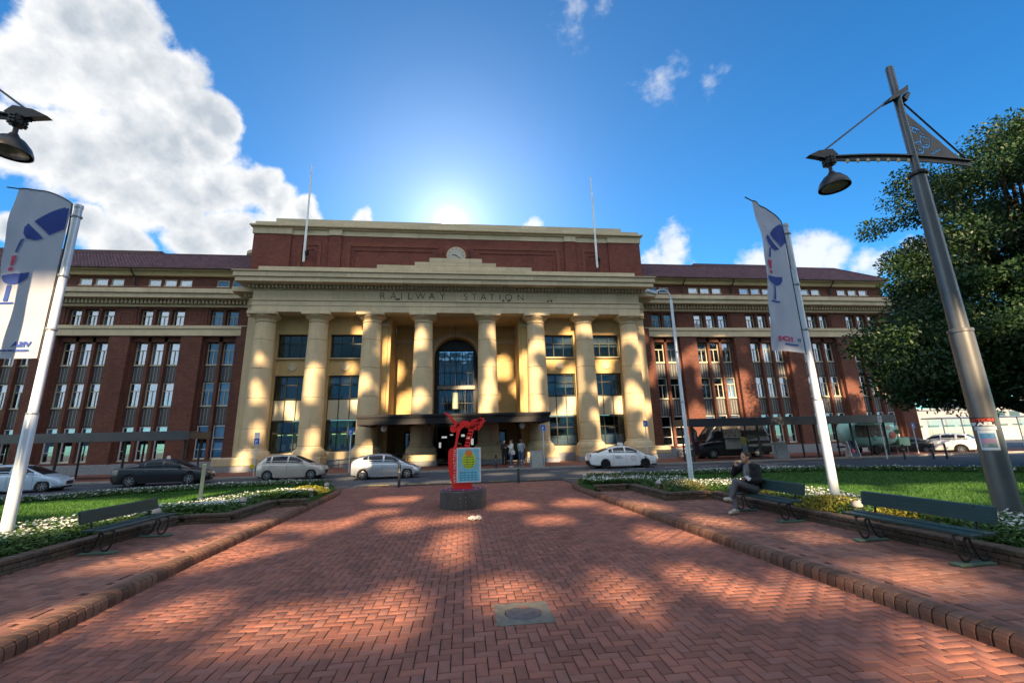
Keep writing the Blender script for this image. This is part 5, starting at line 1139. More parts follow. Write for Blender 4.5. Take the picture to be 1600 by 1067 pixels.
# ---------------------------------------------------------------- vehicles
CGLASS = M_glass('car_glass', (.010, .012, .014), .03, spec=.35, wav=.004, ior=1.45); TYRE = M('tyre_rubber', (.016, .016, .017), .85, .2, 9); RIMS = M('alloy_rim', (.48, .49, .50), .3, .1, 4, metal=.8); RIMB = M('black_rim', (.02, .02, .022), .35, .1, 4, metal=.4)
PLAST = M('black_trim', (.016, .016, .017), .6, .1, 6); TAILR = M('tail_red', (.45, .012, .012), .25, .05); HEADL = M('head_lens', (.55, .60, .64), .12, .1, 9); CHROME = M('chrome', (.65, .66, .68), .15, metal=.95)
def paint(name, col, metal=.0): return M('paint_'+name, col, .32, .04, 3, metal=metal, coat=.8, spec=.5)
def make_car(name, label, cat, sp, pm, loc, rz, group=None, rim=RIMS, nspoke=7):
    """sp: L, W, low=[(x, z_bottom, z_shoulder, half_width)], roof=[(x, z)], ax=(rear x, front x), wr, windows=[(x0,x1)], ws=(x0,x1) windscreen, rw=(x0,x1) rear window. +x is forward"""
    t = thing(name, label, cat, loc, rz, group); t.scale = (sp.get('sc', .88),)*3; low, roof, wr = sp['low'], sp['roof'], sp['wr']; xr, xf = low[0][0], low[-1][0]; NX = 72
    xs = [xr+(xf-xr)*i/NX for i in range(NX+1)]
    def sec(x):
        zb, zs, hw = lerp(low, x); e = min(1, min(x-xr, xf-x)/.35); zm = zb+(zs-zb)*.52
        return [(hw*.86, zb), (hw*.97, zb+.05), (hw, zm-.10), (hw*1.0, zm+.04), (hw*.985, zs-.07), (hw*.945, zs-.015), (hw*.86, zs+.012), (hw*.55, zs+.03), (0, zs+.04)]
    mb = MB(); rows = []
    for x in xs: h = sec(x); rows.append([(x, -y, z) for y, z in h]+[(x, y, z) for y, z in h[-2::-1]])
    nv = len(rows[0]); V = [q for r in rows for q in r]; F = []; R = wr+.055
    for i in range(NX):
        for j in range(nv-1):
            q = [i*nv+j, (i+1)*nv+j, (i+1)*nv+j+1, i*nv+j+1]; cx = sum(V[k][0] for k in q)/4; cz = sum(V[k][2] for k in q)/4
            if min(abs(j-0), abs(nv-2-j)) < 5 and any(math.hypot(cx-a, cz-wr) < R for a in sp['ax']): continue
            F.append(tuple(q))
    F.append(tuple(range(nv))); F.append(tuple(NX*nv+j for j in range(nv-1, -1, -1)))
    mb.add(V, F); mb.build('body', pm, t, 42)
    MB().box(xr+.15, xf-.15, -sp['W']/2+.24, sp['W']/2-.24, .16, .62).build('underbody', PLAST, t)
    # cabin
    def rz_(x): return lerp(roof, x)[0]
    x0, x1 = roof[0][0], roof[-1][0]; NC = 40
    def surf(x, tt, off=0.):
        zb, zs, hw = lerp(low, x); zr = max(rz_(x), zs+.01); bw = hw*.90; k = min(1, (zr-zs)/.45); tw = bw-.20*k
        prof = [(bw, zs-.03), (bw-.035*k, zs+(zr-zs)*.35), (tw+.05*k, zs+(zr-zs)*.72), (tw-.02, zr-.055*k), (tw-.10, zr-.012), (tw*.55, zr+.012*k), (0, zr+.022*k)]
        u = tt*(len(prof)-1); i = min(int(u), len(prof)-2); f = u-i; y = prof[i][0]+(prof[i+1][0]-prof[i][0])*f; z = prof[i][1]+(prof[i+1][1]-prof[i][1])*f
        return Vector((x, y+off, z+off*.35))
    def mir(v): return (v.x, -v.y, v.z)
    cx = [x0+(x1-x0)*i/NC for i in range(NC+1)]; tt = [k/12 for k in range(13)]
    cb = MB(); cb.grid([[tuple(surf(x, q)) for q in tt]+[mir(surf(x, q)) for q in tt[-2::-1]] for x in cx]); cab = cb.build('cabin', pm, t, 45)
    for (a, b) in sp['windows']:
        for sgn in (1, -1):
            w = MB(); rows = []
            for i in range(9):
                x = a+(b-a)*i/8; col = []
                for q in (.10, .22, .34, .44):
                    p = surf(x, q, .010); zb, zs, hw = lerp(low, x); 
                    col.append((p.x, sgn*p.y, min(p.z, max(zs+.02, rz_(x)-.075))))
                rows.append(col)
            w.grid(rows); w.build('side_window', CGLASS, t, True)
    for key, nm in (('ws', 'windscreen'), ('rw', 'rear_window')):
        if key not in sp: continue
        a, b = sp[key]; w = MB(); rows = []
        for i in range(9):
            x = a+(b-a)*i/8; h = [surf(x, q) for q in (.52, .6, .7, .85, 1.0)]; rows.append([(p.x+(.012 if key == 'ws' else -.012), p.y, p.z+.012) for p in h]+[(p.x+(.012 if key == 'ws' else -.012), -p.y, p.z+.012) for p in h[-2::-1]])
        w.grid(rows); w.build(nm, CGLASS, t, True)
    # wheels
    for a in sp['ax']:
        for sgn in (-1, 1):
            y = sgn*(lerp(low, a)[2]-.015); ww = .20
            o = MB().lathe([(wr*.62, -.10), (wr*.93, -.10), (wr, -.075), (wr, .075), (wr*.93, .10), (wr*.66, .10), (wr*.64, .07)], seg=30).mesh('wheel', True); wl_ = obj('wheel', o, TYRE, t); wl_.location = (a, y-sgn*.09, wr); wl_.rotation_euler.x = -sgn*math.pi/2
            r = MB(); r.lathe([(wr*.64, .055), (wr*.66, .085), (wr*.60, .09), (wr*.57, .06)], seg=30, cap=False); r.lathe([(.001, .085), (.05, .085), (.055, .06)], seg=12, cap=False)
            for k in range(nspoke): an = 2*math.pi*k/nspoke; r.bar((0, 0, .07), (wr*.6*math.cos(an), wr*.6*math.sin(an), .072), .045, .03)
            r.build('rim', rim, wl_, True); MB().lathe([(.0, .02), (wr*.62, .02)], seg=24, cap=False).build('brake_disc', PLAST, wl_)
            ar = MB(); yy = lerp(low, a)[2]*1.004
            arc = [math.pi*(-.06+1.12*k/26) for k in range(27)]
            ar.grid([[(a+q*math.cos(c), sgn*yy2, wr+q*math.sin(c)) for q, yy2 in ((R-.03, yy-.12), (R-.03, yy), (R+.045, yy+.004), (R+.05, yy-.02))] for c in arc]); ar.build('wheel_arch', pm if sp.get('arch', 1) else PLAST, t, True)
            MB().lathe([(R+.02, -.02), (R+.02, .02)], c=(a, sgn*(yy-.30), wr), seg=24, axis=(0, 1, 0)).build('wheel_well', PLAST, t)
    # trim
    for sgn in (-1, 1):
        zb, zs, hw = lerp(low, xf-.35); MB().obox((xf-.30, sgn*hw*.80, zs-.11), (.20, -sgn*.07, .02), (0, .05, 0), (0, 0, .055)).build('headlight', HEADL, t)
        zb, zs, hw = lerp(low, xr+.2); MB().obox((xr+.13, sgn*hw*.86, zs-.13), (.10, sgn*.03, 0), (0, .05, 0), (0, 0, .07)).build('tail_light', TAILR, t)
        mx = sp['windows'][-1][1]-.05; zb, zs, hw = lerp(low, mx); m_ = MB().obox((mx, sgn*(hw+.05), zs+.10), (.06, 0, 0), (0, .09, 0), (0, 0, .055)).build('wing_mirror', pm, t)
        for hx in sp.get('handles', ()): zb, zs, hw = lerp(low, hx); MB().obox((hx, sgn*(hw*.995), zs-.13), (.09, 0, 0), (0, .018, 0), (0, 0, .014)).build('door_handle', sp.get('hmat', pm), t)
        for dx in sp.get('seams', ()):
            zb, zs, hw = lerp(low, dx); MB().tube([(dx, sgn*hw*.986, zs-.04), (dx, sgn*(hw*1.003), zb+(zs-zb)*.5), (dx, sgn*hw*.975, zb+.09)], .006, 4).build('door_seam', PLAST, t)
        zb, zs, hw = lerp(low, 0); MB().box(sp['ax'][0]+R, sp['ax'][1]-R, sgn*hw*.93-.02, sgn*hw*.93+.02, zb-.02, zb+.07).build('side_sill', sp.get('sill', pm), t)
    zb, zs, hw = low[-1][1:]; MB().box(xf-.06, xf+.012, -hw*.62, hw*.62, zb+.06, zb+.24, .01).build('grille', PLAST, t); MB().box(xf-.02, xf+.02, -.18, .18, zb+.26, zb+.36).build('number_plate', SWHITE, t)
    zb, zs, hw = low[0][1:]; MB().box(xr-.02, xr+.03, -.18, .18, zb+.30, zb+.40).build('number_plate', SWHITE, t); MB().box(xr-.015, xr+.05, -hw*.8, hw*.8, zb-.02, zb+.12, .01).build('rear_bumper', PLAST, t)
    return t
HATCH = dict(L=4.0, W=1.70, wr=.30, ax=(-1.27, 1.26), low=[(-1.99, .34, .74, .60), (-1.93, .24, .95, .74), (-1.6, .20, .99, .83), (-.6, .19, .96, .85), (.75, .19, .93, .85), (1.2, .20, .90, .84), (1.62, .21, .80, .80), (1.86, .22, .68, .70), (1.98, .28, .58, .54)],
             roof=[(-1.93, .97), (-1.80, 1.20), (-1.58, 1.42), (-1.2, 1.50), (-.6, 1.525), (-.1, 1.50), (.3, 1.40), (.8, 1.14), (1.22, .92)], windows=[(-1.42, -1.18), (-1.08, -.22), (-.12, .72)], ws=(.22, 1.08), rw=(-1.86, -1.62), handles=(-.95, .0), seams=(-1.15, -.17, .85))
SILV = dict(HATCH, wr=.295, low=[(-2.0, .36, .74, .58), (-1.94, .24, .98, .73), (-1.6, .20, .98, .82), (-.6, .19, .92, .845), (.6, .19, .88, .845), (1.1, .20, .85, .84), (1.58, .21, .74, .80), (1.86, .22, .60, .68), (2.0, .28, .50, .50)],
            roof=[(-1.95, .99), (-1.86, 1.12), (-1.55, 1.29), (-1.0, 1.41), (-.45, 1.445), (.0, 1.42), (.4, 1.31), (.85, 1.07), (1.3, .82)], windows=[(-1.30, -1.05), (-.98, -.18), (-.08, .78)], ws=(.30, 1.15), rw=(-1.86, -1.3))
SEDAN = dict(L=4.8, W=1.80, wr=.325, ax=(-1.42, 1.38), low=[(-2.4, .42, .80, .58), (-2.33, .28, .98, .72), (-2.0, .22, 1.03, .84), (-1.2, .20, 1.0, .895), (.5, .20, .95, .90), (1.1, .20, .92, .895), (1.7, .21, .82, .86), (2.2, .22, .68, .74), (2.4, .30, .56, .52)],
             roof=[(-1.95, 1.02), (-1.5, 1.18), (-1.0, 1.36), (-.5, 1.46), (.0, 1.475), (.35, 1.44), (.7, 1.31), (1.1, 1.10), (1.42, .92)], windows=[(-1.12, -.88), (-.80, -.03), (.07, .92)], ws=(.62, 1.32), rw=(-1.88, -1.12), handles=(-.72, .22), seams=(-.86, .02, 1.02))
SUV = dict(L=4.5, W=1.82, wr=.35, ax=(-1.32, 1.32), arch=0, low=[(-2.2, .50, .90, .70), (-2.15, .30, 1.06, .82), (-1.7, .26, 1.10, .90), (0, .25, 1.06, .91), (1.0, .25, 1.04, .91), (1.7, .26, .98, .86), (2.08, .28, .86, .76), (2.22, .34, .74, .62)],
           roof=[(-2.13, 1.08), (-1.98, 1.36), (-1.7, 1.58), (-1.0, 1.66), (-.2, 1.66), (.25, 1.58), (.7, 1.34), (1.1, 1.06)], windows=[(-1.68, -1.2), (-1.05, -.22), (-.12, .70)], ws=(.2, 1.0), rw=(-2.06, -1.76), handles=(-.9, .02), seams=(-1.1, -.17, .88), sill=PLAST)
make_car('parked_car', 'beige five-door hatchback parked before the first column', 'car', HATCH, paint('beige', (.50, .455, .40), .25), (-9.42, 26.2, 0), math.radians(3), 'cars along the road')
make_car('parked_car', 'silver grey hatchback behind the black bollard', 'car', SILV, paint('silver', (.46, .49, .53), .55), (-4.05, 24.45, 0), math.radians(3), 'cars along the road')
tx = make_car('taxi', 'white sedan taxi with black wheels and a round door badge', 'taxi', SEDAN, paint('white', (.80, .81, .82)), (9.65, 26.4, 0), 0, 'cars along the road', RIMB, 5)
zb, zs, hw = lerp(SEDAN['low'], .45)
MB().lathe([(.165, 0), (.165, .004), (.14, .005), (.14, .001)], c=(.55, -hw*1.003, .66), seg=28, axis=(0, -1, 0), cap=False).build('door_badge', M('badge_red', (.7, .12, .05), .4), tx)
MB().prism([(.50, .62), (.55, .70), (.60, .62)], -hw*1.006, -hw*1.003).build('door_badge', M('badge_grey', (.3, .35, .4), .4), tx)
for txt, z in (('WELLINGTON', .76), ('COMBINED TAXIS', .67)):
    o = obj('lettering', text_mesh(txt, .085, .001, .002, 'LEFT'), M('taxi_text', (.18, .2, .24), .5), tx); o.location = (-.72, -hw*1.006, z); o.rotation_euler.x = math.pi/2; o.scale.x = .75
sg_ = MB().prism([(-.14, 1.52), (-.10, 1.70), (.10, 1.70), (.14, 1.52)], -.25, .25).build('roof_sign', SWHITE, tx); 
for x in (-.3, .3): MB().tube([(x, -.5, 1.5), (x, 0, 1.53), (x, .5, 1.5)], .018, 6).build('roof_bar', PLAST, tx, True)
bk = make_car('parked_car', 'black sedan with a small roof light beside the shelter on the lawn side', 'car', dict(SEDAN, sill=PLAST, hmat=CHROME), paint('black', (.012, .012, .014)), (-15.45, 25.3, 0), math.radians(14), 'cars along the road')
MB().prism([(-.09, 1.47), (-.03, 1.66), (.03, 1.66), (.09, 1.47)], -.12, .12).build('roof_sign', SWHITE, bk)
make_car('parked_car', 'pale blue hatchback cut off beside the banner pole', 'car', dict(SILV, L=4.4), paint('iceblue', (.50, .62, .74), .15), (-20.5, 23.4, 0), math.radians(14), 'cars along the road')
# cars by the tree
wh = make_car('parked_car', 'white hatchback with yellow rear strip parked by the glazed shelter', 'car', SUV, paint('white', (.80, .81, .82)), (37.0, 30.4, 0), math.radians(118), 'cars by the tree')
MB().box(-2.235, -2.20, -.62, .62, .86, .99).build('rear_strip', M('strip_yellow', (.75, .52, .02), .4), wh)
make_car('parked_car', 'dark sedan parked between the mint trailer and the white hatchback', 'car', SEDAN, paint('darkgrey', (.018, .02, .024)), (35.0, 31.8, 0), math.radians(150), 'cars by the tree')
wc = make_car('parked_car', 'white car with yellow rear strip half hidden behind the mint trailer', 'car', HATCH, paint('white', (.80, .81, .82)), (33.9, 33.6, 0), math.radians(118), 'cars by the tree')
MB().box(-2.03, -1.985, -.5, .5, .66, .78).build('rear_strip', M('strip_yellow', (.75, .52, .02), .4), wc)
# ---------------------------------------------------------------- black food van
VB = paint('vanblack', (.010, .010, .011))
VAN = dict(sc=1.0, L=6.0, W=2.0, wr=.36, ax=(-1.75, 1.75), low=[(-2.95, .40, 1.15, .92), (-2.9, .32, 1.28, .97), (-1, .30, 1.28, .99), (1.2, .30, 1.25, .99), (1.9, .30, 1.22, .98), (2.45, .32, 1.10, .93), (2.75, .34, .96, .80), (2.9, .40, .80, .66)],
           roof=[(-2.93, 1.3), (-2.9, 2.35), (-2.7, 2.60), (-1.0, 2.68), (.6, 2.66), (.95, 2.58), (1.35, 2.25), (1.75, 1.80), (2.2, 1.24)], windows=[(.98, 1.55)], ws=(1.2, 2.1), rw=(-2.925, -2.9), handles=(.85,), seams=(.75, 1.65, -.35))
vn = make_car('food_van', 'tall black food van with open serving hatch under the shelter', 'van', VAN, VB, (20.0, 31.6, .12), math.radians(180), None, RIMS, 8)
MB().box(-.55, .85, .985, 1.02, 1.5, 2.3).build('serving_hatch', M('hatch_dark', (.05, .045, .04), .7, .5, 6, col2=(.22, .20, .16)), vn)
MB().obox((.2, 1.10, 1.02), (.62, 0, 0), (0, .02, .0), (0, .03, .36)).build('menu_panel', M('menu_grey', (.40, .41, .40), .6, .15, 6), vn)
MB().box(-.55, .85, .98, 1.30, 1.46, 1.50).build('serving_shelf', GALV, vn)
# ---------------------------------------------------------------- mint food trailer
MINT = M('mint_paint', (.44, .86, .76), .35, .08, 2, coat=.4)
tr = thing('food_trailer', 'rounded mint green food trailer with coloured dots and open awning', 'trailer', (30.5, 30.2, .12), math.radians(-4))
NX = 28; rows = []
for i in range(NX+1):
    u = -1+2*i/NX; x = 2.05*u; e = (1-abs(u)**4.2)**.42 if abs(u) < 1 else 0.0
    sec = []
    for k in range(25):
        a = math.pi*2*k/24; cy, cz = math.cos(a), math.sin(a); ry = .95*max(e, .02); rzt = 1.02*max(e, .02)
        p = 3.0; r = (abs(cy)**p+abs(cz)**p)**(-1/p); sec.append((x, ry*cy*r, 1.55+rzt*cz*r))
    rows.append(sec)
MB().grid(rows).build('shell', MINT, tr, 60)
MB().box(-1.9, 1.9, -.8, .8, .50, .62).build('chassis', STEELB, tr)
def blob(x, z, r, mat, nm): MB().lathe([(.001, .02), (r*.7, .02), (r, 0)][::-1], c=(x, -.955, z), seg=24, axis=(0, -1, 0), cap=False).build(nm, mat, tr)
blob(.95, 1.92, .20, M('dot_cream', (.62, .60, .45), .4), 'painted_dot'); blob(1.15, 1.36, .26, M('dot_coral', (.62, .17, .10), .4), 'painted_dot'); blob(1.55, 1.9, .15, M('dot_lime', (.40, .66, .42), .4), 'painted_dot'); blob(-.2, 1.2, .2, M('dot_teal', (.10, .42, .42), .4), 'painted_dot')
fw = MB().box(1.98, 2.08, -.45, .45, 1.55, 1.95, .03).build('front_window', CGLASS, tr)
sw = MB().box(1.42, 1.86, -.93, -.88, 1.42, 1.75, .03).build('side_window', CGLASS, tr)
MB().box(-1.6, .6, -.97, -.93, 1.25, 2.15).build('serving_hatch', M('hatch_dark', (.05, .045, .04), .7, .5, 6, col2=(.22, .20, .16)), tr)
MB().obox((-.9, -1.45, 2.35), (1.35, 0, 0), (0, .55, .09), (0, -.002, .02)).build('awning', M('awning_mint', (.30, .72, .68), .6, .1, 2), tr); MB().box(-2.25, .45, -2.0, -1.96, 2.10, 2.27).build('awning_valance', MINT, tr)
gb = MB().box(2.05, 2.85, -.45, .45, .55, 1.15, .03).build('gas_box', M('gasbox_mint', (.40, .70, .48), .45, .1, 2), tr)
MB().tube([(2.0, 0, .55), (3.2, 0, .5)], .04, 8).build('tow_bar', STEELB, tr, True); MB().tube([(3.0, 0, .0), (3.0, 0, .65)], .025, 8).build('jockey_wheel', GALV, tr, True)
for sgn in (-1, 1): MB().lathe([(.30, -.09), (.32, -.06), (.32, .06), (.30, .09)], c=(-.2, sgn*.84, .32), seg=24, axis=(0, 1, 0)).build('wheel', TYRE, tr, True)
for x in (-1.7, 1.6): MB().tube([(x, -.6, 0), (x, -.6, .6)], .03, 6).build('stand', GALV, tr, True)
# ---------------------------------------------------------------- people
def capsule(mb, a, b, ra, rb, seg=12):
    a, b = Vector(a), Vector(b); d = (b-a); L = d.length
    if L < 1e-5: d = Vector((0, 0, 1)); L = 1e-4
    d.normalize(); pr = []
    for i in range(5): t = math.pi/2*(1-i/4); pr.append((max(ra*math.cos(t), .0005), -ra*math.sin(t)))
    for i in range(5): t = math.pi/2*i/4; pr.append((max(rb*math.cos(t), .0005), L+rb*math.sin(t)))
    mb.lathe(pr, c=a, seg=seg, axis=d)
def ell(mb, c, rx, ry, rz, seg=16):
    n = 10; vs = []; P_ = []
    for i in range(n+1):
        t = math.pi*i/n; P_.append([(c[0]+rx*math.sin(t)*math.cos(2*math.pi*j/seg), c[1]+ry*math.sin(t)*math.sin(2*math.pi*j/seg), c[2]-rz*math.cos(t)) for j in range(seg+1)])
    mb.grid(P_)
def fuse(mb, name, mat, parent, vox, it=2):
    me = bpy.data.meshes.new(name); me.from_pydata(mb.v, [], mb.f); o = bpy.data.objects.new('tmp', me); COL.objects.link(o)
    m = o.modifiers.new('r', 'REMESH'); m.mode = 'VOXEL'; m.voxel_size = vox; m.use_smooth_shade = True
    s = o.modifiers.new('s', 'SMOOTH'); s.iterations = it; s.factor = .5
    bpy.context.view_layer.update(); r = bpy.data.meshes.new_from_object(o.evaluated_get(bpy.context.evaluated_depsgraph_get()))
    bpy.data.objects.remove(o); bpy.data.meshes.remove(me); r.name = name; r.materials.clear(); return obj(name, r, mat, parent)
STAND = dict(head=(0, -.02, 1.60), neck=(0, .0, 1.44), chest=(0, .0, 1.28), pelvis=(0, 0, .95), lsh=(.18, 0, 1.40), rsh=(-.18, 0, 1.40), lel=(.23, .02, 1.13), rel=(-.23, .02, 1.13), lwr=(.22, -.08, .90), rwr=(-.22, -.08, .90), lhip=(.09, 0, .93), rhip=(-.09, 0, .93), lkn=(.10, -.02, .51), rkn=(-.10, -.02, .51), lan=(.10, .02, .08), ran=(-.10, .02, .08), ltoe=(.11, -.14, .04), rtoe=(-.11, -.14, .04))
SKIN = M('skin', (.52, .30, .21), .55, .08, 8, spec=.4)
def person(label, loc, rz, J, top, bottom, shoe, hair, vox=.013, hair_long=False, bag=None, short=False, group=None, sc=1.0):
    J = dict(STAND, **J); V_ = {k: Vector(v) for k, v in J.items()}
    t = thing('person', label, 'person', loc, rz, group); t.scale = (sc,)*3
    b = MB(); hd = V_['head']
    # head: skull, jaw, nose, ears, brow
    ell(b, hd+Vector((0, .012, .02)), .075, .095, .105); ell(b, hd+Vector((0, -.03, -.045)), .056, .062, .068); capsule(b, hd+Vector((0, -.088, .01)), hd+Vector((0, -.104, -.022)), .010, .014, 8)
    for s in (-1, 1): ell(b, hd+Vector((s*.076, .012, -.005)), .012, .022, .03, 8)
    capsule(b, hd+Vector((-.02, -.086, -.058)), hd+Vector((.02, -.086, -.058)), .009, .009, 8)
    capsule(b, V_['neck']-Vector((0, 0, .04)), hd-Vector((0, -.01, .05)), .055, .05)
    up = V_['chest']; pe = V_['pelvis']
    def torso(m, k):
        capsule(m, V_['lsh']*.75+V_['neck']*.25-Vector((0, 0, .02)), V_['rsh']*.75+V_['neck']*.25-Vector((0, 0, .02)), .075+k, .075+k)
        for s in (-1, 1):
            off = Vector((s*.075, 0, 0)); capsule(m, up+off, pe+Vector((s*.065, 0, .06)), .098+k, .095+k); 
        capsule(m, V_['neck']-Vector((0, 0, .05)), up, .075+k, .11+k)
    def arm(m, s, k, end=1.0):
        sh, el, wr = V_[s+'sh'], V_[s+'el'], V_[s+'wr']; capsule(m, sh, el, .052+k, .041+k); w = el+(wr-el)*end; capsule(m, el, w, .041+k, .028+k+.01*(end < 1))
    def leg(m, s, k, end=1.0):
        hp, kn, an = V_[s+'hip'], V_[s+'kn'], V_[s+'an']; capsule(m, hp, kn, .085+k, .058+k); capsule(m, kn, kn+(an-kn)*end, .057+k, .038+k)
    def hips(m, k): capsule(m, V_['lhip'], V_['rhip'], .095+k, .095+k); capsule(m, pe+Vector((0, 0, .06)), pe, .11+k, .11+k)
    def hand(m, s):
        el, wr = V_[s+'el'], V_[s+'wr']; d = (wr-el).normalized(); sg = 1 if s == 'l' else -1; side = d.cross(Vector((0, -1, .3))).normalized() if abs(d.y) < .9 else Vector((1, 0, 0)); nrm = side.cross(d).normalized()
        if nrm.z > 0: nrm = -nrm
        p = wr+d*.045; capsule(m, wr, p+side*.018, .026, .03, 8); capsule(m, wr, p-side*.018, .026, .03, 8)
        for q, L in ((-.030, .060), (-.010, .072), (.010, .068), (.028, .052)):
            a = p+side*q+d*.02; m1 = a+d*L*.55+nrm*.012; capsule(m, a, m1, .0095, .009, 6); capsule(m, m1, m1+d*L*.32+nrm*.028, .009, .008, 6)
        a = wr+d*.025-side*sg*.022; m1 = a-side*sg*.030+d*.02; capsule(m, a, m1, .012, .011, 6); capsule(m, m1, m1+d*.030+nrm*.012, .011, .009, 6)
    torso(b, -.012); hips(b, -.012)
    for s in 'lr':
        arm(b, s, -.004); hand(b, s); leg(b, s, -.008); capsule(b, V_[s+'an'], V_[s+'toe'], .036, .03)
    body = fuse(b, 'body', SKIN, t, vox, 1)
    m = MB(); torso(m, .016); arm(m, 'l', .016, .45 if short else .93); arm(m, 'r', .016, .45 if short else .93); hips(m, .004); fuse(m, 'top', top, t, vox)
    m = MB(); hips(m, .008); leg(m, 'l', .014, .93); leg(m, 'r', .014, .93); fuse(m, 'trousers', bottom, t, vox)
    for s in 'lr':
        m = MB(); an, to = V_[s+'an'], V_[s+'toe']; heel = an+(an-to).normalized()*.035; heel.z = min(an.z, to.z+.02); capsule(m, heel, to, .042, .038); capsule(m, an+Vector((0, 0, -.01)), (an+to)/2, .045, .04); fuse(m, 'shoe', shoe, t, vox)
    m = MB(); ell(m, hd+Vector((0, .028, .040)), .086, .098, .102)
    if hair_long: capsule(m, hd+Vector((0, .075, .0)), hd+Vector((0, .085, -.20)), .07, .05)
    else: ell(m, hd+Vector((0, .075, -.01)), .066, .045, .07)
    fuse(m, 'hair', hair, t, vox)
    E_ = M('eye_dark', (.02, .015, .012), .3)
    for s in (-1, 1): e = MB(); ell(e, hd+Vector((s*.031, -.083, .012)), .012, .008, .008, 8); e.build('eye', E_, t, True)
    return t, V_
BLK = M('cloth_black', (.012, .012, .014), .85, .2, 9); GREYC = M('cloth_grey', (.16, .16, .165), .85, .2, 9); JEANS = M('denim', (.075, .13, .22), .85, .25, 9); GREYJ = M('washed_grey', (.135, .145, .16), .85, .25, 9); WHT_ = M('cloth_white', (.55, .55, .52), .85, .1, 9); LIMEC = M('cloth_lime', (.42, .46, .16), .85, .15, 9); HAIRD = M('hair_dark', (.02, .014, .010), .6, .3, 30); HAIRB = M('hair_brown', (.06, .035, .02), .6, .3, 30); SHOEW = M('sneaker_pale', (.62, .58, .48), .6, .3, 20, col2=(.15, .14, .12)); SHOER = M('shoe_red', (.32, .03, .03), .6)
HOODG = M('hoodie_grey', (.30, .33, .37), .9, .15, 8)
# seated eater
SEAT = dict(head=(0, -.05, 1.135), neck=(0, .02, .985), chest=(0, .055, .82), pelvis=(0, .02, .505), lsh=(.175, .06, .935), rsh=(-.175, .04, .935), lel=(.25, .0, .68), rel=(-.23, -.20, .78), lwr=(.10, -.21, .665), rwr=(-.10, -.245, .955), lhip=(.09, 0, .50), rhip=(-.09, 0, .50), lkn=(.05, -.44, .655), rkn=(-.09, -.42, .505), lan=(-.05, -.52, .31), ran=(-.02, -.47, .10), ltoe=(-.06, -.67, .31), rtoe=(-.01, -.63, .045))
pp, VV = person('seated person in black jacket and grey jeans eating with crossed legs on the bench', (6.09, 8.98, .135), math.radians(-78), SEAT, BLK, GREYJ, SHOEW, HAIRB, .0085)
m = MB(); capsule(m, (0, -.035, .93), (0, -.06, .62), .075, .085); ell(m, (0, -.06, .80), .085, .075, .17); fuse(m, 'shirt_front', M('hood_vest_grey', (.17, .17, .18), .9, .2, 9), pp, .009)
MB().tube([(.03, -.13, .90), (.035, -.145, .78), (.03, -.14, .70)], .005, 5).build('drawstring', WHT_, pp)
wp = thing('paper_wrapper', 'white food wrapper lying on the lap of the seated person', 'wrapper', (6.09, 8.98, .135), math.radians(-78)); MB().grid([[(.02+i*.045, -.34+j*.045, .735+.02*math.sin(i*2+j)+.03*math.cos(j*1.5)-.02*i*.3) for j in range(5)] for i in range(5)]).build('paper', WHT_, wp, True)
sn = thing('snack', 'small pale snack held at the mouth of the seated person', 'food', (6.09, 8.98, .135), math.radians(-78)); m = MB(); ell(m, (-.07, -.215, 1.045), .045, .03, .03); m.build('bun', M('bread', (.62, .42, .24), .8, .2, 12), sn, True)
# people at the entrance
A = dict(lel=(.22, -.06, 1.14), rel=(-.22, -.06, 1.14), lwr=(.06, -.24, 1.20), rwr=(-.06, -.24, 1.20), ltoe=(.12, -.14, .04))
person('standing person in black holding something at the chest by the entrance', (2.72, 29.4, .12), .3, A, BLK, BLK, SHOER, HAIRD)
person('standing person in white top and jeans with a pale bag by the entrance', (3.08, 28.15, .12), -1.3, dict(lel=(.22, -.1, 1.15), lwr=(.12, -.25, 1.3), lkn=(.1, -.06, .51)), WHT_, JEANS, SHOEW, HAIRD, hair_long=True)
person('standing person in grey hoodie and jeans facing the entrance', (3.68, 28.15, .12), 2.6, dict(rel=(-.24, -.08, 1.16), rwr=(-.10, -.22, 1.28), lel=(.24, -.05, 1.14), lwr=(.12, -.22, 1.18)), HOODG, JEANS, SHOEW, HAIRB)
bg_ = thing('shoulder_bag', 'white shoulder bag hanging from the person in the white top', 'bag', (3.14, 27.98, .12)); MB().box(-.13, .13, -.05, .05, .78, 1.05, .03).build('pouch', WHT_, bg_); MB().tube([(-.12, 0, 1.03), (-.06, .08, 1.45), (.12, .02, 1.03)], .012, 6).build('strap', BLK, bg_)
person('standing person in lime top and jeans looking at the black van', (19.75, 29.15, .12), 1.9, dict(rel=(-.24, -.14, 1.16), rwr=(-.12, -.33, 1.12), lel=(.22, -.12, 1.16), lwr=(.1, -.33, 1.12)), LIMEC, M('denim_pale', (.22, .30, .42), .85, .2, 9), SHOEW, HAIRD)
person('dark clothed person standing before the mint trailer counter', (25.9, 28.9, .12), 2.4, {}, BLK, BLK, BLK, M('cap_pale', (.55, .52, .45), .8), .015)
person('dark figure standing inside the entrance doors', (-1.35, 40.6, .3), .2, {}, BLK, BLK, BLK, HAIRD, .016); person('second dark figure walking deeper inside the entrance doors', (-.35, 41.8, .3), .5, dict(lkn=(.1, -.15, .55), lan=(.1, -.2, .12), ltoe=(.1, -.34, .06), rkn=(-.1, .08, .5), ran=(-.1, .22, .12), rtoe=(-.1, .1, .04)), BLK, JEANS, BLK, HAIRD, .016)
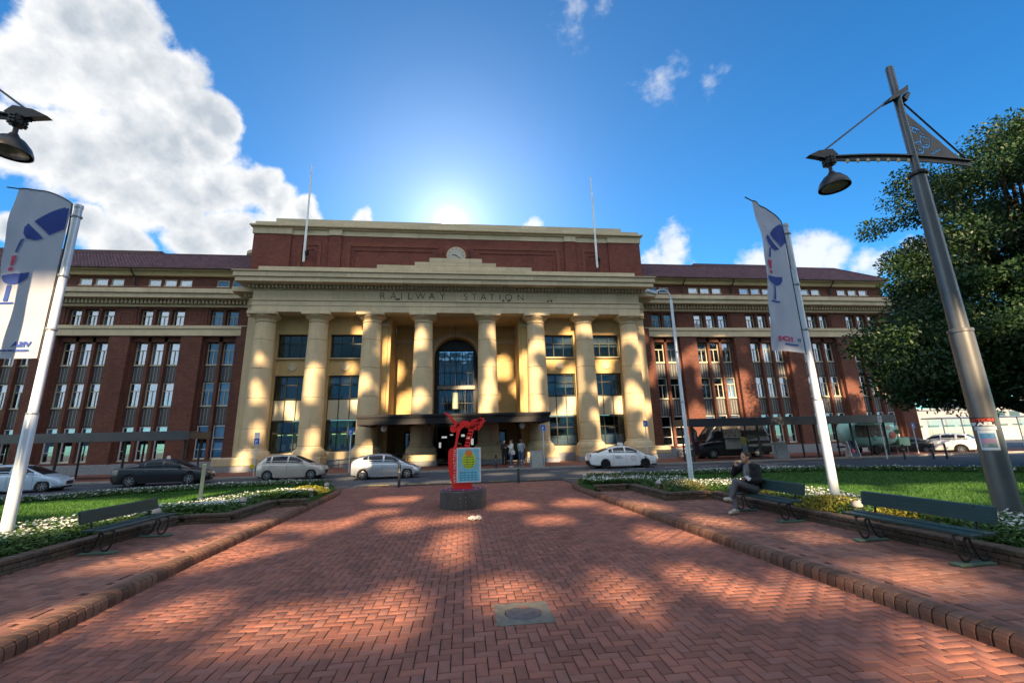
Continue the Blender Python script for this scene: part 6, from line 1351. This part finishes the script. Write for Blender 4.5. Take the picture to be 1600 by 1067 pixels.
# pigeons on the ledge under the inscription
PIG = M('pigeon_dark', (.035, .035, .042), .7, .3, 20)
for x, rz, lab in ((-4.62, .4, 'dark pigeon perched below the letter L'), (3.92, 2.0, 'dark pigeon perched below the letter I of the second word'), (4.42, -.6, 'dark pigeon perched below the letter O'), (7.72, 1.2, 'dark pigeon perched on the ledge past the inscription'), (8.02, -2.2, 'second dark pigeon perched on the ledge past the inscription')):
    t = thing('pigeon', lab, 'bird', (XC+x, FY-.06, 13.04), rz); m = MB(); ell(m, (0, 0, .10), .13, .065, .07); ell(m, (.11, 0, .19), .04, .035, .042); capsule(m, (.07, 0, .12), (.11, 0, .18), .045, .03); capsule(m, (-.10, 0, .09), (-.24, 0, .06), .04, .018); capsule(m, (.14, 0, .185), (.175, 0, .178), .01, .004, 6); fuse(m, 'body', PIG, t, .012, 1)
    for s in (-1, 1): MB().tube([(0, s*.025, .05), (.005, s*.025, .0)], .007, 5).build('leg', PIG, t)
GROUND_P = [(-0.91, 5.16, 0.41, 0.7), (-1.79, 5.12, 0.33, 0.71), (-0.82, 5.55, 0.29, 0.42), (0.62, 5.62, 0.34, 0.58), (1.84, 5.49, 0.4, 0.54), (-0.12, 8.38, 0.29, 1.49), (-0.27, 10.73, 0.45, 0.68), (-1.26, 10.62, 0.47, 0.91), (-2.75, 10.77, 0.39, 0.92), (-3.42, 10.77, 0.33, 0.75), (-3.33, 8.64, 0.28, 0.62), (3.64, 8.0, 0.65, 0.78), (2.96, 5.61, 0.32, 0.47), (3.08, 5.22, 0.43, 0.4), (3.92, 5.04, 0.34, 0.3), (3.94, 3.6, 0.35, 0.29), (3.24, 3.28, 0.26, 0.14), (-3.05, 5.53, 0.39, 0.51), (-3.77, 8.37, 0.59, 0.78), (3.16, 12.61, 0.77, 0.75), (4.1, 10.93, 0.74, 0.75), (1.33, 12.54, 0.52, 0.72), (-2.08, 12.38, 0.52, 0.69), (-2.14, 15.04, 0.85, 0.86), (1.94, 10.13, 0.56, 0.62), (-3.53, 20.65, 1.34, 1.3), (3.82, 23.0, 0.87, 1.27), (-5.77, 25.66, 1.15, 1.51), (-0.72, 21.07, 1.19, 1.04), (6.97, 23.36, 1.52, 1.32), (1.98, 24.82, 1.02, 0.98)]
WALK_P = [(4.87, 8.54, 0.46, 0.5), (5.21, 5.03, 0.66, 0.43), (5.45, 6.85, 0.46, 0.36), (-4.26, 8.51, 0.72, 0.71), (-4.38, 10.42, 0.61, 0.75), (-4.77, 7.62, 0.61, 0.63), (-4.21, 5.21, 0.33, 0.54), (4.01, 3.27, 0.27, 0.25)]
LAWN_P = [(-8.91, 13.68, 2.25, 1.17), (-7.2, 15.79, 1.42, 1.14), (-7.72, 9.45, 0.79, 1.05), (10.24, 9.03, 1.26, 0.62), (7.72, 9.89, 0.64, 0.62), (7.35, 7.4, 0.6, 0.6), (7.49, 12.4, 0.95, 0.96), (-5.79, 15.26, 0.91, 0.87), (9.2, 11.2, 1.5, .7), (13, 10.2, 1.6, .6), (-11.5, 14.5, 1.5, .8)]
# ---------------------------------------------------------------- bus shelters along the station footpath
SROOF = M('shelter_fascia', (.055, .060, .072), .38, .15, 2, metal=.3, spec=.6)
def shelter(label, x0, x1, y0, y1, zt, posts, left):
    t = thing('bus_shelter', label, 'shelter', (0, 0, .12)); z = zt-.12
    MB().box(x0, x1, y0, y1, z-.08, z, .02).build('roof', SROOF, t); MB().box(x0, x1, y0-.05, y0, z-.52, z+.03, .01).build('fascia', SROOF, t)
    MB().box(x0 if left else x1-.05, x0+.05 if left else x1, y0, y1, z-.45, z-.08).build('fascia', SROOF, t); MB().box(x1-.05 if left else x0, x1 if left else x0+.05, y0, y1, z-.45, z-.08).build('fascia', SROOF, t); MB().box(x0, x1, y1-.05, y1, z-.4, z-.08).build('fascia', SROOF, t)
    MB().box(x0+.1, x1-.1, y0+.1, y1-.1, z-.30, z-.28).build('ceiling', M('shelter_ceiling', (.20, .21, .21), .6), t)
    for p in posts:
        MB().tube([(p, y0+.55, 0), (p, y0+.55, z-.28)], .075, 10).build('post', STEELB, t, True); MB().tube([(p, y1-.25, 0), (p, y1-.25, z-.28)], .06, 10).build('post', STEELB, t, True)
        MB().bar((p, y0+.1, z-.34), (p, y1-.1, z-.34), .1, .1).build('beam', STEELB, t)
    for a, b in zip(posts, posts[1:]):
        if (b-a) < 6 and not left: continue
        if left: continue
        MB().box(a+.5, b-.5, y1-.3, y1-.22, .42, .48).build('seat', GALV, t); (MB().box(a+.3, b-.3, y1-.18, y1-.16, .3, 2.0).build('glass_screen', CLEAR, t) if b < 24 else None)
    return t
shelter('long dark flat roofed shelter on the wing behind the black sedan', -45, -16.75, 29.0, 31.4, 2.85, [-42, -37.5, -33, -28.5, -24.3, -20.6, -17.2], True)
shelter('long dark flat roofed shelter before the black van and mint trailer', 14.75, 30.0, 27.3, 29.4, 2.86, [15.2, 19.95, 24.2, 27.0, 29.6], False)
def bicycle(loc, rz, lab):
    t = thing('bicycle', lab, 'bicycle', loc, rz, 'bicycles by the van'); r = .33
    for x in (-.5, .5): w = MB().tube([(x+r*math.cos(a), 0, r+r*math.sin(a)) for a in np.linspace(0, 2*math.pi, 25)], .018, 6, False).build('wheel', TYRE, t, True); sp = MB(); [sp.bar((x, 0, r), (x+r*math.cos(a), 0, r+r*math.sin(a)), .006) for a in np.linspace(0, 6.28, 13)[:-1]]; sp.build('spokes', GALV, w)
    f = MB()
    for a, b in (((-.5, 0, r), (-.05, 0, .30)), ((-.05, 0, .30), (.38, 0, .78)), ((-.15, 0, .82), (.36, 0, .82)), ((-.05, 0, .30), (-.17, 0, .92)), ((-.5, 0, r), (-.15, 0, .80)), ((.5, 0, r), (.36, 0, .92))): f.tube([a, b], .018, 6)
    f.build('frame', STEELB, t, True); MB().box(-.30, -.05, -.06, .06, .92, .97, .02).build('saddle', TYRE, t); MB().tube([(.42, -.28, .98), (.36, -.1, .95), (.36, .1, .95), (.42, .28, .98)], .014, 6).build('handlebar', STEELB, t, True)
bicycle((16.4, 31.2, .12), .3, 'bicycle leaning near the last column base before the van nose'); bicycle((17.3, 32.4, .12), -.2, 'bicycle parked against the brick wall before the van nose')
t = thing('feather_flag', 'dark narrow advertising flag standing before the black van nose', 'flag', (16.3, 29.9, .12)); MB().tube([(0, 0, 0), (0, 0, 1.6), (.05, 0, 2.4)], .018, 6).build('pole', GALV, t, True)
MB().grid([[(.03+u*.42*(1 if v < .8 else (1-v)*5*.8+.2), .04*math.sin(v*6+u*3), .45+v*1.9) for v in np.linspace(0, 1, 16)] for u in np.linspace(0, 1, 5)]).build('cloth', M('flag_plum', (.05, .02, .04), .8), t, True)
o = obj('lettering', text_mesh('OPEN', .3, .002, .004), WHT_, t); o.rotation_euler = (math.pi/2, -math.pi/2, 0); o.location = (.34, -.06, 1.6); o.scale = (.9, .9, .9)
# glazed shelters and hoarding beyond the parked cars
WALLW = M('white_hoarding', (.42, .43, .40), .7, .15, .5); 
def glass_shelter(x0, x1, y, lab):
    t = thing('glass_shelter', lab, 'shelter', (0, 0, 0)); n = 4
    MB().box(x0-.2, x1+.2, y-.9, y+.9, 2.75, 2.87, .02).build('roof', SWHITE, t)
    for i in range(n+1): x = x0+(x1-x0)*i/n; MB().tube([(x, y-.75, 0), (x, y-.75, 2.75)], .05, 8).build('post', SWHITE, t, True)
    for i in range(n): a, b = x0+(x1-x0)*i/n+.08, x0+(x1-x0)*(i+1)/n-.08; MB().box(a, b, y+.7, y+.72, 1.0, 2.7).build('glass_panel', CLEAR, t); MB().box(a, b, y+.7, y+.74, .12, .98).build('lower_panel', WALLW, t)
    MB().box(x0, x1, y+.3, y+.6, .45, .5).build('seat', GALV, t); return t
glass_shelter(43.5, 51.5, 36, 'white framed glass shelter behind the white hatchback'); glass_shelter(53, 62, 35.5, 'white framed glass shelter at the edge past the lamp post')
t = thing('site_hoarding', 'long cream hoarding wall far beyond the glass shelters', 'wall', (0, 60, 0))
for i in range(16): MB().box(44+i*4.0, 47.96+i*4.0, 0, .2, 0, 2.2, .01).build('panel', WALLW, t)
t = thing('site_banner', 'red banner panel beside the glass shelter at the picture edge', 'banner', (58.5, 38, 0)); MB().box(-1.6, 1.6, 0, .06, 2.6, 4.2).build('panel', M('banner_red', (.55, .08, .06), .6, .2, 2), t); [MB().tube([(x, .05, 0), (x, .05, 4.2)], .05, 6).build('post', GALV, t) for x in (-1.5, 1.5)]
t = thing('yellow_bollard', 'yellow bollard before the glass shelter', 'bollard', (45.4, 33.4, 0)); MB().lathe([(.07, 0), (.07, 1.0), (.05, 1.05)], seg=12).build('post', M('strip_yellow', (.75, .52, .02), .4), t, True)
for k, (x, w, h, y) in enumerate(((128, 30, 7, 104), (160, 30, 10, 108), (196, 34, 8, 112))):
    t = thing('distant_building', ('pale low building far behind the glass shelters', 'long pale shed far beyond the hoarding', 'taller pale block far at the picture edge')[k], 'building', (x, y, 0)); MB().box(-w/2, w/2, 0, 12, 0, h).build('wall', M('far_wall', (.26, .28, .31), .8, .15, .2), t); MB().box(-w/2-.3, w/2+.3, -.3, 12.3, h, h+.5).build('roof', GALV, t)
    for i in range(6):
        for j in range(max(1, int(h/4))): MB().box(-w/2+1+i*w/6.2, -w/2+1+i*w/6.2+w/9, -.05, .02, 1.2+j*3.6, 3+j*3.6).build('window', GLASSD, t)
# ---------------------------------------------------------------- big tree
BARK = M('bark', (.075, .055, .042), .9, .4, 5, bump=.6, bscale=14, stretch=(1, 1, .3)); LEAFT = M('tree_leaf', (.022, .058, .020), .5, .35, .35, attr=1.0, col2=(.036, .075, .016), trans=.22, spec=.35)
tree = thing('broad_tree', 'broad dark evergreen tree overhanging the parked cars behind the tall lamp', 'tree', (28.5, 17.5, 0))
lob = [((1.0, 0, 10.5), (8.0, 6.5, 7.0), 56), ((-1.0, -2.5, 13.0), (4.0, 3.4, 3.4), 28), ((-4.3, -2, 8.4), (4.2, 3.8, 3.3), 28), ((-7.8, -1.5, 4.9), (3.4, 3.0, 2.0), 24), ((-4.5, -1.5, 4.1), (4.5, 3.5, 1.5), 22), ((-2, -2, 4.9), (6.2, 4, 1.2), 20), ((4.5, -2.5, 5.2), (7, 4, 1.6), 12)]
cl = []
for c, r, n in lob:
    for _ in range(int(n*1.8)):
        d = rng.normal(size=3); d /= np.linalg.norm(d); q = rng.uniform(.62, 1.0); cl.append((np.array(c)+d*np.array(r)*q, rng.uniform(.75, 1.5)))
tips = [c for c, _ in cl]
tk = MB(); tk.tube([(0, 0, -.1), (.05, 0, .6), (-.1, .1, 2.2), (.1, 0, 4.0), (.2, .1, 7), (.3, 0, 11)], [.75, .58, .5, .42, .28, .1], 14); tk.build('trunk', BARK, tree, True)
lm = MB()
for i in range(0, len(tips), 4):
    p = tips[i]; b = Vector((0, 0, float(np.clip(p[2]*.45, 1.8, 8)))); e = Vector(p); mid = b*.5+e*.5+Vector((rng.normal(0, .4), rng.normal(0, .4), .5)); lm.tube(bez(b, mid, e, 6), [.20, .17, .14, .11, .08, .055, .03], 7)
lm.build('limbs', BARK, tree, True)
n_per = 720; N = len(cl)*n_per
C = np.repeat(np.array(tips), n_per, 0); Rr = np.repeat(np.array([r for _, r in cl]), n_per)
D = rng.normal(size=(N, 3)); D /= np.linalg.norm(D, axis=1)[:, None]; rad = Rr*rng.random(N)**.45
Pp = C+D*(rad*np.array([1.15, 1.15, .75])[:, None]).T
Ln = rng.uniform(.06, .115, N); ax = D*.55+rng.normal(0, .6, (N, 3)); ax /= np.linalg.norm(ax, axis=1)[:, None]; sd = np.cross(ax, rng.normal(size=(N, 3))); sd /= np.linalg.norm(sd, axis=1)[:, None]
V = np.empty((N, 4, 3)); V[:, 0] = Pp-ax*Ln[:, None]; V[:, 1] = Pp+sd*(Ln*.5)[:, None]; V[:, 2] = Pp+ax*Ln[:, None]; V[:, 3] = Pp-sd*(Ln*.5)[:, None]
clr = np.repeat(rng.random(len(cl)), n_per)*.5+rng.random(N)*.5
cr = quads_mesh('crown', V.reshape(-1, 3), np.arange(4*N).reshape(-1, 4), LEAFT, clr, tree)
# ---------------------------------------------------------------- added unseen sun screen behind the viewer, holes shaped to throw the light patches
TY = -40.0
SCRN = M('screen_pale', (.74, .74, .72), .6, .2, .3)  # kept pale so the added screen bounces light back
def on_screen(x, y, z): t = (TY-y)/SUN_TO.y; return x+SUN_TO.x*t, z+SUN_TO.z*t
TE = math.tan(SUN_EL)/math.cos(SUN_AZ-math.pi)
holes = []
for lst, zz in ((GROUND_P, 0), (WALK_P, .13), (LAWN_P, .35)):
    for x, y, a, b in lst: u, v = on_screen(x, y, zz); k_ = 1.25 if zz > .3 else .82; holes.append((u, v, a*k_+.12, b*TE*k_+.10))
cell = .30; X0, X1, Z0, Z1 = -52, 56, 22.5, 56
nx, nz = int((X1-X0)/cell), int((Z1-Z0)/cell)
ux, uz = np.meshgrid(X0+(np.arange(nx)+.5)*cell, Z0+(np.arange(nz)+.5)*cell, indexing='ij'); opn = np.zeros(ux.shape, bool)
for u, v, a, b in holes: opn |= ((ux-u)/a)**2+((uz-v)/b)**2 < 1
def fld(seed, f):
    r = np.random.default_rng(seed); s = np.zeros(ux.shape)
    for _ in range(14): a = r.uniform(0, 6.28); q = f*r.uniform(.55, 1.6); s += np.sin((ux*math.cos(a)+uz*math.sin(a)*.75)*q+r.uniform(0, 6.28))
    return s/math.sqrt(7)
def zone(xa, xb, za, zb, y, thr, seed, f=2.6):
    (u0, v0), (u1, v1) = on_screen(xa, y, za), on_screen(xb, y, zb); k = (ux > u0) & (ux < u1) & (uz > v0) & (uz < v1); e = np.minimum(np.minimum(ux-u0, u1-ux), np.minimum(uz-v0, v1-uz)); return k & (fld(seed, f) > thr+np.clip(.8-e, 0, 1))
opn |= zone(-9.2, 16.2, -.5, 11.6, 34.2, .32, 3, 2.5); opn |= zone(-16.5, -9.2, -.5, 8.6, 34.2, .75, 4); opn |= zone(16.2, 33, -.5, 10.6, 36.5, .45, 5, 2.1); opn |= zone(17, 40, 3, 19, 13.5, .15, 6, 1.5)
tw = MB(); q = 0
off = thing('sun_screen', 'added unseen pale screen behind the viewer, pierced to throw sun patches', 'building', (0, TY, 0))
V = []; F = []
for i in range(nx):
    j = 0
    while j < nz:
        if opn[i, j]: j += 1; continue
        k = j
        while k < nz and not opn[i, k]: k += 1
        a, b, c, d = X0+i*cell, X0+(i+1)*cell, Z0+j*cell, Z0+k*cell
        n0 = len(V); V += [(a, 0, c), (b, 0, c), (b, 0, d), (a, 0, d), (a, -.25, c), (b, -.25, c), (b, -.25, d), (a, -.25, d)]; F += [(n0, n0+1, n0+2, n0+3), (n0+7, n0+6, n0+5, n0+4), (n0, n0+4, n0+5, n0+1), (n0+3, n0+2, n0+6, n0+7)]
        j = k
quads_mesh('pierced_sheet', np.array(V), np.array(F), SCRN, None, off)
MB().box(X0-14, X1+14, -.6, 0, 0, Z0).build('screen_lower', SCRN, off); MB().box(X0-14, X0, -.6, 0, Z0, Z1).build('screen_side', SCRN, off); MB().box(X1, X1+6, -.6, 0, Z0, Z1).build('screen_side', SCRN, off); MB().box(X0-14, X1+6, -.6, 0, Z1, Z1+15).build('screen_upper', SCRN, off)
for i in range(12):
    for j in range(5): MB().box(X0+2+i*9, X0+8+i*9, .01, .06, 2+j*4.1, 4.6+j*4.1).build('window', GLASSD, off)  # panes dressing the added screen
